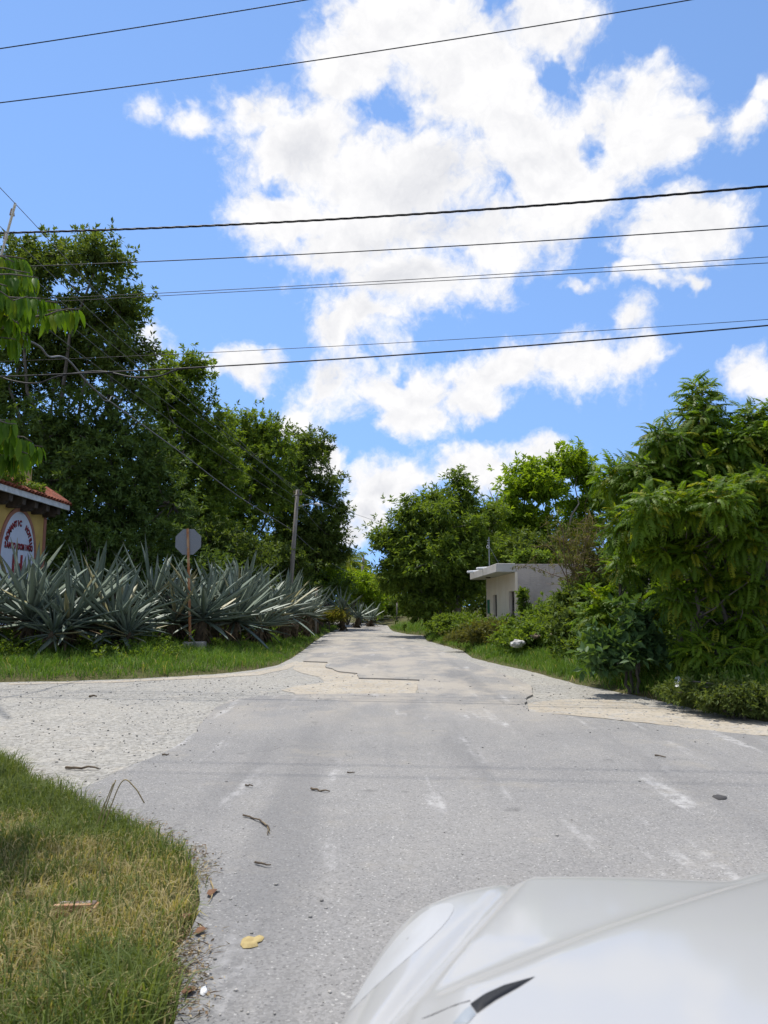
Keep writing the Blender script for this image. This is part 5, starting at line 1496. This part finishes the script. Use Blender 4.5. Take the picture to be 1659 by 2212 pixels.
# ------------------------------------------------------------------ the white car in front
def car():
    hd = math.radians(12)
    root = empty('white_car', (0, 0, 0)); tag(root, 'front of the white car seen over its bonnet, lower right corner', 'car')
    F_, R_ = np.array([math.sin(hd), math.cos(hd), 0]), np.array([math.cos(hd), -math.sin(hd), 0])
    C0 = 0.575
    o0 = R_ * C0 + F_ * 0.75
    root.location = (o0[0], o0[1], 0.03)
    root.rotation_euler = (0, 0, -hd)      # local +X right, +Y forward from the cowl
    HW = 0.93
    def nose(c):
        return 1.205 * np.maximum(1 - np.abs(c / HW) ** 8, 0) ** (1 / 2.8)
    def ridge(f):                           # half-width of the bonnet edge
        return 0.795 - 0.135 * np.clip((f - 0.35) / 0.6, 0, 1.5)
    def ztop(c, f):
        a = np.abs(c)
        z = 0.955 - 0.085 * np.clip(f / 1.3, 0, 1) ** 1.6 - 0.045 * (a / HW) ** 2
        q = ridge(f) - a                    # inside the bonnet > 0
        z = z + 0.022 * np.clip(q / 0.035, 0, 1) ** 1.3 * np.clip(1.6 - f, 0, 1) - 0.010 * np.exp(-((q + 0.012) / 0.012) ** 2)
        cr = 0.72 - 0.573 * np.clip((f - 0.36) / 0.63, 0, 1)      # power crease sweeping inwards
        z = z + 0.026 * (1 / (1 + np.exp((a - cr) / 0.016)))
        dn = nose(c) - f
        de = np.minimum(dn * 0.75, (HW - a) * 1.2 + 0.01 * 0)
        r = 0.16
        de = np.clip(de, 0, r)
        z = z - (r - np.sqrt(np.maximum(r * r - (r - de) ** 2, 0))) * 0.95
        return z
    cs = np.sin(np.linspace(-1, 1, 161) * math.pi / 2 * 0.9999) * HW
    tt = np.concatenate([np.linspace(0, 0.8, 50), 0.8 + 0.2 * np.sin(np.linspace(0, 1, 34)[1:] * math.pi / 2)])
    Cg, Tg = np.meshgrid(cs, tt)
    Fg = Tg * nose(Cg)
    Zg = ztop(Cg, Fg) - 0.03
    V = np.stack([Cg, Fg, Zg], -1)
    n, m_ = len(tt), len(cs)
    idx = (np.arange(n - 1)[:, None] * m_ + np.arange(m_ - 1)[None])
    Fq = np.stack([idx, idx + 1, idx + 1 + m_, idx + m_], -1)
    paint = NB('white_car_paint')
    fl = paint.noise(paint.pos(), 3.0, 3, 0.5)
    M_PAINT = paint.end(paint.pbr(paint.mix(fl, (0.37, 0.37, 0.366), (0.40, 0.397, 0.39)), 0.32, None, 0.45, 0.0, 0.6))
    M_BLACK = plain('black_plastic', (0.012, 0.012, 0.013), None, 5, 0.5)
    M_LENS = plain('headlight_lens', (0.38, 0.385, 0.39), (0.42, 0.425, 0.43), 3, 0.35, spec=0.4)
    M_TYRE = plain('tyre_rubber', (0.02, 0.02, 0.021), None, 20, 0.8)
    M_RIM = plain('alloy_rim', (0.5, 0.5, 0.52), None, 5, 0.3, metal=0.9)
    cq = 0.5 * (np.abs(Cg[:-1, :-1]) + np.abs(Cg[1:, 1:])); fq = 0.5 * (Fg[:-1, :-1] + Fg[1:, 1:])
    hood = cq < ridge(fq)
    VV = V.reshape(-1, 3)
    def part(name, mask, mat):
        f = Fq[mask]
        u, inv = np.unique(f, return_inverse=True)
        o = np_obj(name, VV[u], inv.reshape(f.shape), mat, root, smooth=True)
        return o
    cc = 0.5 * (Cg[:-1, :-1] + Cg[1:, 1:])
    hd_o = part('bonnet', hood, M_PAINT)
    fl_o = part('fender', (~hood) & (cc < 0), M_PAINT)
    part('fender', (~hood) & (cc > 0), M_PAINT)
    # skirt: bumper and wings below the rounded edge
    rows = []
    edge = V[-1]
    nrm = np.gradient(edge[:, :2], axis=0); nrm = np.stack([-nrm[:, 1], nrm[:, 0]], -1); nrm = nrm / np.maximum(np.linalg.norm(nrm, axis=1, keepdims=True), 1e-6)
    for dz, off in ((0, 0), (-0.05, 0.012), (-0.14, 0.022), (-0.30, 0.028), (-0.42, 0.015), (-0.50, -0.03)):
        q = edge.copy(); q[:, :2] += nrm * off; q[:, 2] += dz; rows.append(q)
    rows = np.array(rows)
    k = len(rows)
    id2 = (np.arange(k - 1)[:, None] * m_ + np.arange(m_ - 1)[None])
    F2 = np.stack([id2, id2 + m_, id2 + m_ + 1, id2 + 1], -1).reshape(-1, 4)
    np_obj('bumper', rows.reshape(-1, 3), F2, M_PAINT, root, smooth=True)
    # doors and sills behind the cowl, dark cowl panel and dashboard
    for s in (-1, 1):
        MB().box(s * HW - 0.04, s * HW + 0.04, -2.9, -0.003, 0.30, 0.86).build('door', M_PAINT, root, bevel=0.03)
    MB().box(-HW + 0.05, HW - 0.05, -0.45, -0.005, 0.80, 0.90).build('cowl', M_BLACK, root, bevel=0.02)
    # headlight lens on the wing, just proud of the paint
    def patch(name, mat, poly, lift, par):
        poly = np.array(poly)
        c0 = poly.mean(0)
        rings = [c0 + (poly - c0) * s for s in (0.02, 0.35, 0.7, 1.0)]
        Vp = np.concatenate([np.column_stack([r_, ztop(r_[:, 0], r_[:, 1]) - 0.03 + lift * (0.2 if i == 3 else 1)]) for i, r_ in enumerate(rings)])
        kk = len(poly)
        Fp = [(i * kk + j, i * kk + (j + 1) % kk, (i + 1) * kk + (j + 1) % kk, (i + 1) * kk + j) for i in range(3) for j in range(kk)]
        return np_obj(name, Vp, np.array(Fp), mat, par, smooth=True)
    for s in (-1, 1):
        a = np.linspace(0, 2 * math.pi, 25)[:-1]
        P_ = np.stack([s * (0.830 - 0.045 * np.sin(a) - 0.05 * np.cos(a)), 0.66 + 0.20 * np.cos(a)], -1)
        patch('headlight', M_LENS, P_[::s], 0.003, root)
    def tl(p):
        q = np.array(p) - np.array([o0[0], o0[1], 0]); return (q @ R_, q @ F_)
    def loc_of(x, y, z):                   # the spot on the bonnet a sight line meets
        for _ in range(10):
            q = tl(gnd(x, y, z)); z = 0.5 * z + 0.5 * float(ztop(np.array(q[0]), np.array(q[1])))
        return gnd(x, y, z)
    # dark air slot beside the crease
    slot = [loc_of(1016, 2170, 0.88), loc_of(1040, 2153, 0.88), loc_of(1095, 2128, 0.88), loc_of(1156, 2111, 0.885), loc_of(1120, 2134, 0.88), loc_of(1070, 2162, 0.88), loc_of(1030, 2190, 0.88)]
    sl_ = np.array([tl(p) for p in slot])[::-1]
    patch('air_slot', M_BLACK, sl_, 0.0035, hd_o)
    tip = np.array([tl(p) for p in (loc_of(978, 2212, .88), loc_of(1003, 2183, .88), loc_of(1017, 2174, .88), loc_of(1028, 2192, .88), loc_of(1010, 2212, .88))])[::-1]
    patch('slot_trim', plain('grey_trim', (0.28, 0.31, 0.34), None, 4, 0.5), tip, 0.003, hd_o)
    ln = [tl(loc_of(*p, .88)) for p in ((880, 2216), (930, 2195), (985, 2172), (1016, 2163))]
    P3 = [(p[0], p[1], float(ztop(np.array(p[0]), np.array(p[1]))) - 0.0305) for p in ln]
    MB().tube(P3, 0.0014, 6).build('shut_line', M_BLACK, hd_o, True)
    for s in (-1, 1):
        wr = empty('wheel', (s * 0.80, 0.42, 0.315)); wr.parent = root
        a = np.linspace(0, 2 * math.pi, 33)[:-1]
        prof = [(-0.1, 0.24), (-0.105, 0.30), (-0.08, 0.335), (0.08, 0.335), (0.105, 0.30), (0.1, 0.24)]
        Vt = np.array([(x, r_ * math.cos(t), r_ * math.sin(t)) for t in a for x, r_ in prof])
        Ft = np.array([(i * 6 + j, i * 6 + j + 1, ((i + 1) % 32) * 6 + j + 1, ((i + 1) % 32) * 6 + j) for i in range(32) for j in range(5)])
        np_obj('tyre', Vt, Ft, M_TYRE, wr, smooth=True)
        MB().tube([(-0.08, 0, 0), (0.08, 0, 0)], 0.24, 24).build('rim', M_RIM, wr)
car()

# ------------------------------------------------------------------ litter and small things
M_STICK = plain('dry_stick', (0.15, 0.115, 0.075), (0.08, 0.062, 0.045), 20, 0.9)
M_STRAW = plain('dry_straw', (0.34, 0.27, 0.14), (0.24, 0.18, 0.09), 20, 0.9)
def stick(label, pts, r=0.006, mat=M_STICK, z=0.04):
    P = np.array([gnd(x, y, z) for x, y in pts])
    P[:, 2] = z + r * 0.4 + np.abs(rng.normal(size=len(P))) * r * 0.6
    root = P[0]
    # smooth through the points, with knots along it
    Q = [P[0]]
    for i in range(len(P) - 1):
        for t in (0.33, 0.66, 1.0):
            Q.append(P[i] + (P[i + 1] - P[i]) * t + rng.normal(size=3) * r * 0.5)
    o = MB().tube(np.array(Q) - root, [r * (1.2 - 0.7 * i / len(Q)) for i in range(len(Q))], 6).build('fallen_twig', mat, None, True)
    o.location = root
    tag(o, label, 'twig', 'twigs lying on the road')
stick('curved dry twig on the asphalt beyond the grass tip', [(525,1762),(548,1767),(568,1778),(582,1790),(578,1803)], 0.006)
stick('thin straw beside the curved dry twig', [(560,1770),(575,1782),(583,1800)], 0.003, M_STRAW)
stick('short straight twig nearest the lower-left grass edge', [(551,1864),(570,1870),(585,1871)], 0.006)
stick('dark twig in the middle of the asphalt', [(672,1704),(690,1708),(712,1710)], 0.008)
stick('small dark twig left of the middle one', [(530,1697),(545,1699)], 0.007)
stick('long twig lying on the pale gravel at the left', [(142,1660),(178,1661),(214,1661)], 0.012, z=0.01)
stick('small twig near the seam between gravel and asphalt', [(350,1631),(365,1630)], 0.008)
stick('short dark twig on the gravel by the left verge', [(193,1506),(207,1505)], 0.016, z=0.01)
stick('thin twig right of the asphalt seam', [(750,1670),(765,1669)], 0.006)
stick('thin twig lying at the right part of the asphalt', [(1415,1632),(1440,1636)], 0.007)
stick('bent straw near the near grass edge', [(455,1905),(462,1925),(450,1950)], 0.004, M_STRAW)
def flat_scrap(name, label, pts, z, mat, cat, h=0.012, bumpy=0.004, par=None):
    P = np.array([gnd(x, y, z) for x, y in pts])
    c = P.mean(0)
    V, F = [], []
    k = len(P)
    for s, hh in ((1.0, 0.0), (0.85, h), (0.45, h * 1.2)):
        for p in P:
            q = c + (p - c) * s
            V.append((q[0] - c[0], q[1] - c[1], hh + bumpy * rng.random()))
    V.append((0, 0, h))
    for i in range(2):
        for j in range(k):
            F.append((i * k + j, i * k + (j + 1) % k, (i + 1) * k + (j + 1) % k, (i + 1) * k + j))
    for j in range(k): F.append((2 * k + j, 2 * k + (j + 1) % k, 3 * k))
    o = MB().add(V, F).build(name, mat, None, True); o.location = c
    return tag(o, label, cat)
flat_scrap('flattened_leaf', 'flattened yellow-brown leaf on the asphalt beside the car', [(519,2042),(522,2030),(535,2024),(550,2026),(562,2022),(571,2025),(566,2034),(555,2038),(558,2044),(540,2049),(525,2049)], 0.034, plain('tan_leaf', (0.42, 0.33, 0.15), (0.33, 0.25, 0.11), 30, 0.9), 'leaf', 0.006)
flat_scrap('rubber_scrap', 'dark flat rubber scrap on the right side of the asphalt', [(1538,1721),(1550,1719),(1571,1723),(1568,1727),(1552,1728)], 0.034, plain('dark_rubber', (0.06, 0.058, 0.058), None, 20, 0.9), 'scrap', 0.01)
flat_scrap('plastic_scrap', 'small whitish plastic scrap at the grass edge bottom left', [(432,2138),(445,2135),(448,2144),(440,2152),(432,2150)], 0.034, M_PVC, 'scrap', 0.008)
for i, pts in enumerate([[(390,2144),(400,2134),(412,2130),(424,2133),(414,2142),(402,2148)], [(392,1978),(402,1972),(416,1974),(408,1981),(398,1984)], [(420,2014),(426,2006),(440,2003),(446,2007),(436,2014),(428,2018)], [(446,1932),(450,1924),(462,1920),(470,1922),(462,1930),(454,1935)]]):
    flat_scrap('dry_leaf', ['dark curled leaf at the very bottom of the grass edge', 'brown leaf lying in the grass edge', 'brown curled leaf between grass and asphalt', 'brown leaf at the widest point of the grass tip'][i], pts, 0.045, plain('brown_leaf', (0.17, 0.085, 0.04), (0.10, 0.05, 0.03), 20, 0.8), 'leaf', 0.002, 0.005)
# rocks by the right verge
def rock(label, x, y, Y, w, mat, name='limestone_rock', cat='rock', flat=0.65):
    c = at(x, y, Y)
    bm = bmesh.new(); bmesh.ops.create_icosphere(bm, subdivisions=2, radius=w * 0.8)
    for v_ in bm.verts:
        n_ = 1 + 0.28 * math.sin(v_.co.x * 9 / w * 0.3 + x) * math.cos(v_.co.y * 7 / w * 0.3) + rng.normal() * 0.16
        v_.co *= n_; v_.co.z *= flat
    me = bpy.data.meshes.new(name); bm.to_mesh(me); bm.free(); me.materials.append(mat)
    o = link(name, me); o.location = c
    tag(o, label, cat)
M_ROCK = plain('white_limestone', (0.52, 0.51, 0.49), (0.36, 0.35, 0.33), 8, 0.95, 0.6, 25)
M_ROCKB = plain('buff_limestone', (0.36, 0.27, 0.20), (0.26, 0.20, 0.15), 8, 0.95, 0.6, 25)
zr = lambda Y, x: float(hgt(at(x, HORIZON, Y)[0], Y))
for (x, y, Y, w, mt, lab) in [(1112, 1391, 19.0, 0.20, M_ROCK, 'white rock on the right verge below the house'), (1128, 1389, 19.2, 0.15, M_ROCK, 'smaller white rock touching the first on the right verge'), (1155, 1374, 19.5, 0.16, M_ROCKB, 'buff rock right of the white rocks'), (1195, 1372, 19.0, 0.13, M_ROCKB, 'second buff rock half hidden in weeds')]:
    rock(lab, x, y, Y, w, mt)
flat_scrap('plastic_bag', 'crumpled white plastic bag in the grass under the feathery trees', [(1455,1482),(1458,1472),(1466,1468),(1473,1474),(1472,1482),(1464,1486)], 0.30, M_PVC, 'bag', 0.05, 0.035)
# rusty metal box sunk in the near grass
def meter_box():
    c = gnd(158, 1942, 0.14)
    root = empty('metal_box', (c[0], c[1], float(hgt(c[0], c[1])) - 0.075), math.radians(4)); tag(root, 'rusty metal box lid sunk in the lower left grass', 'metal box')
    w = 0.085
    MB().box(-w, w, -0.012, 0.012, -0.05, 0.16).build('front_plate', M_RUST, root, bevel=0.004)
    MB().box(-w, w, 0.0125, 0.09, 0.135, 0.142).build('lid', plain('worn_lid', (0.30, 0.26, 0.24), (0.12, 0.08, 0.06), 25, 0.5, metal=0.4), root, bevel=0.003)
    for s in (-1, 1):
        MB().box(s * w - 0.01, s * w + 0.01, 0.0125, 0.09, -0.05, 0.134).build('side_plate', M_RUST, root)
meter_box()
# tall dry stalks at the near grass tip
for i, (pts, lab) in enumerate([([(205,1790),(225,1740),(245,1692)], 'tall dry grass stalk, left one at the near grass tip'), ([(215,1795),(232,1735),(250,1685)], 'tall dry grass stalk crossing the left one'), ([(222,1792),(262,1690),(290,1700),(312,1735)], 'tall dry grass stalk bending over to the right')]):
    b = gnd(pts[0][0], pts[0][1], 0.06)
    P = [b] + [at(x, y, b[1] + 0.02) for x, y in pts[1:]]
    cable('dry_stalk', lab, P, 0.004, M_STRAW, 'tall dry grass stalks at the near grass tip')
for o in bpy.data.objects:
    if o.name.startswith('dry_stalk'): o['category'] = 'grass stalk'
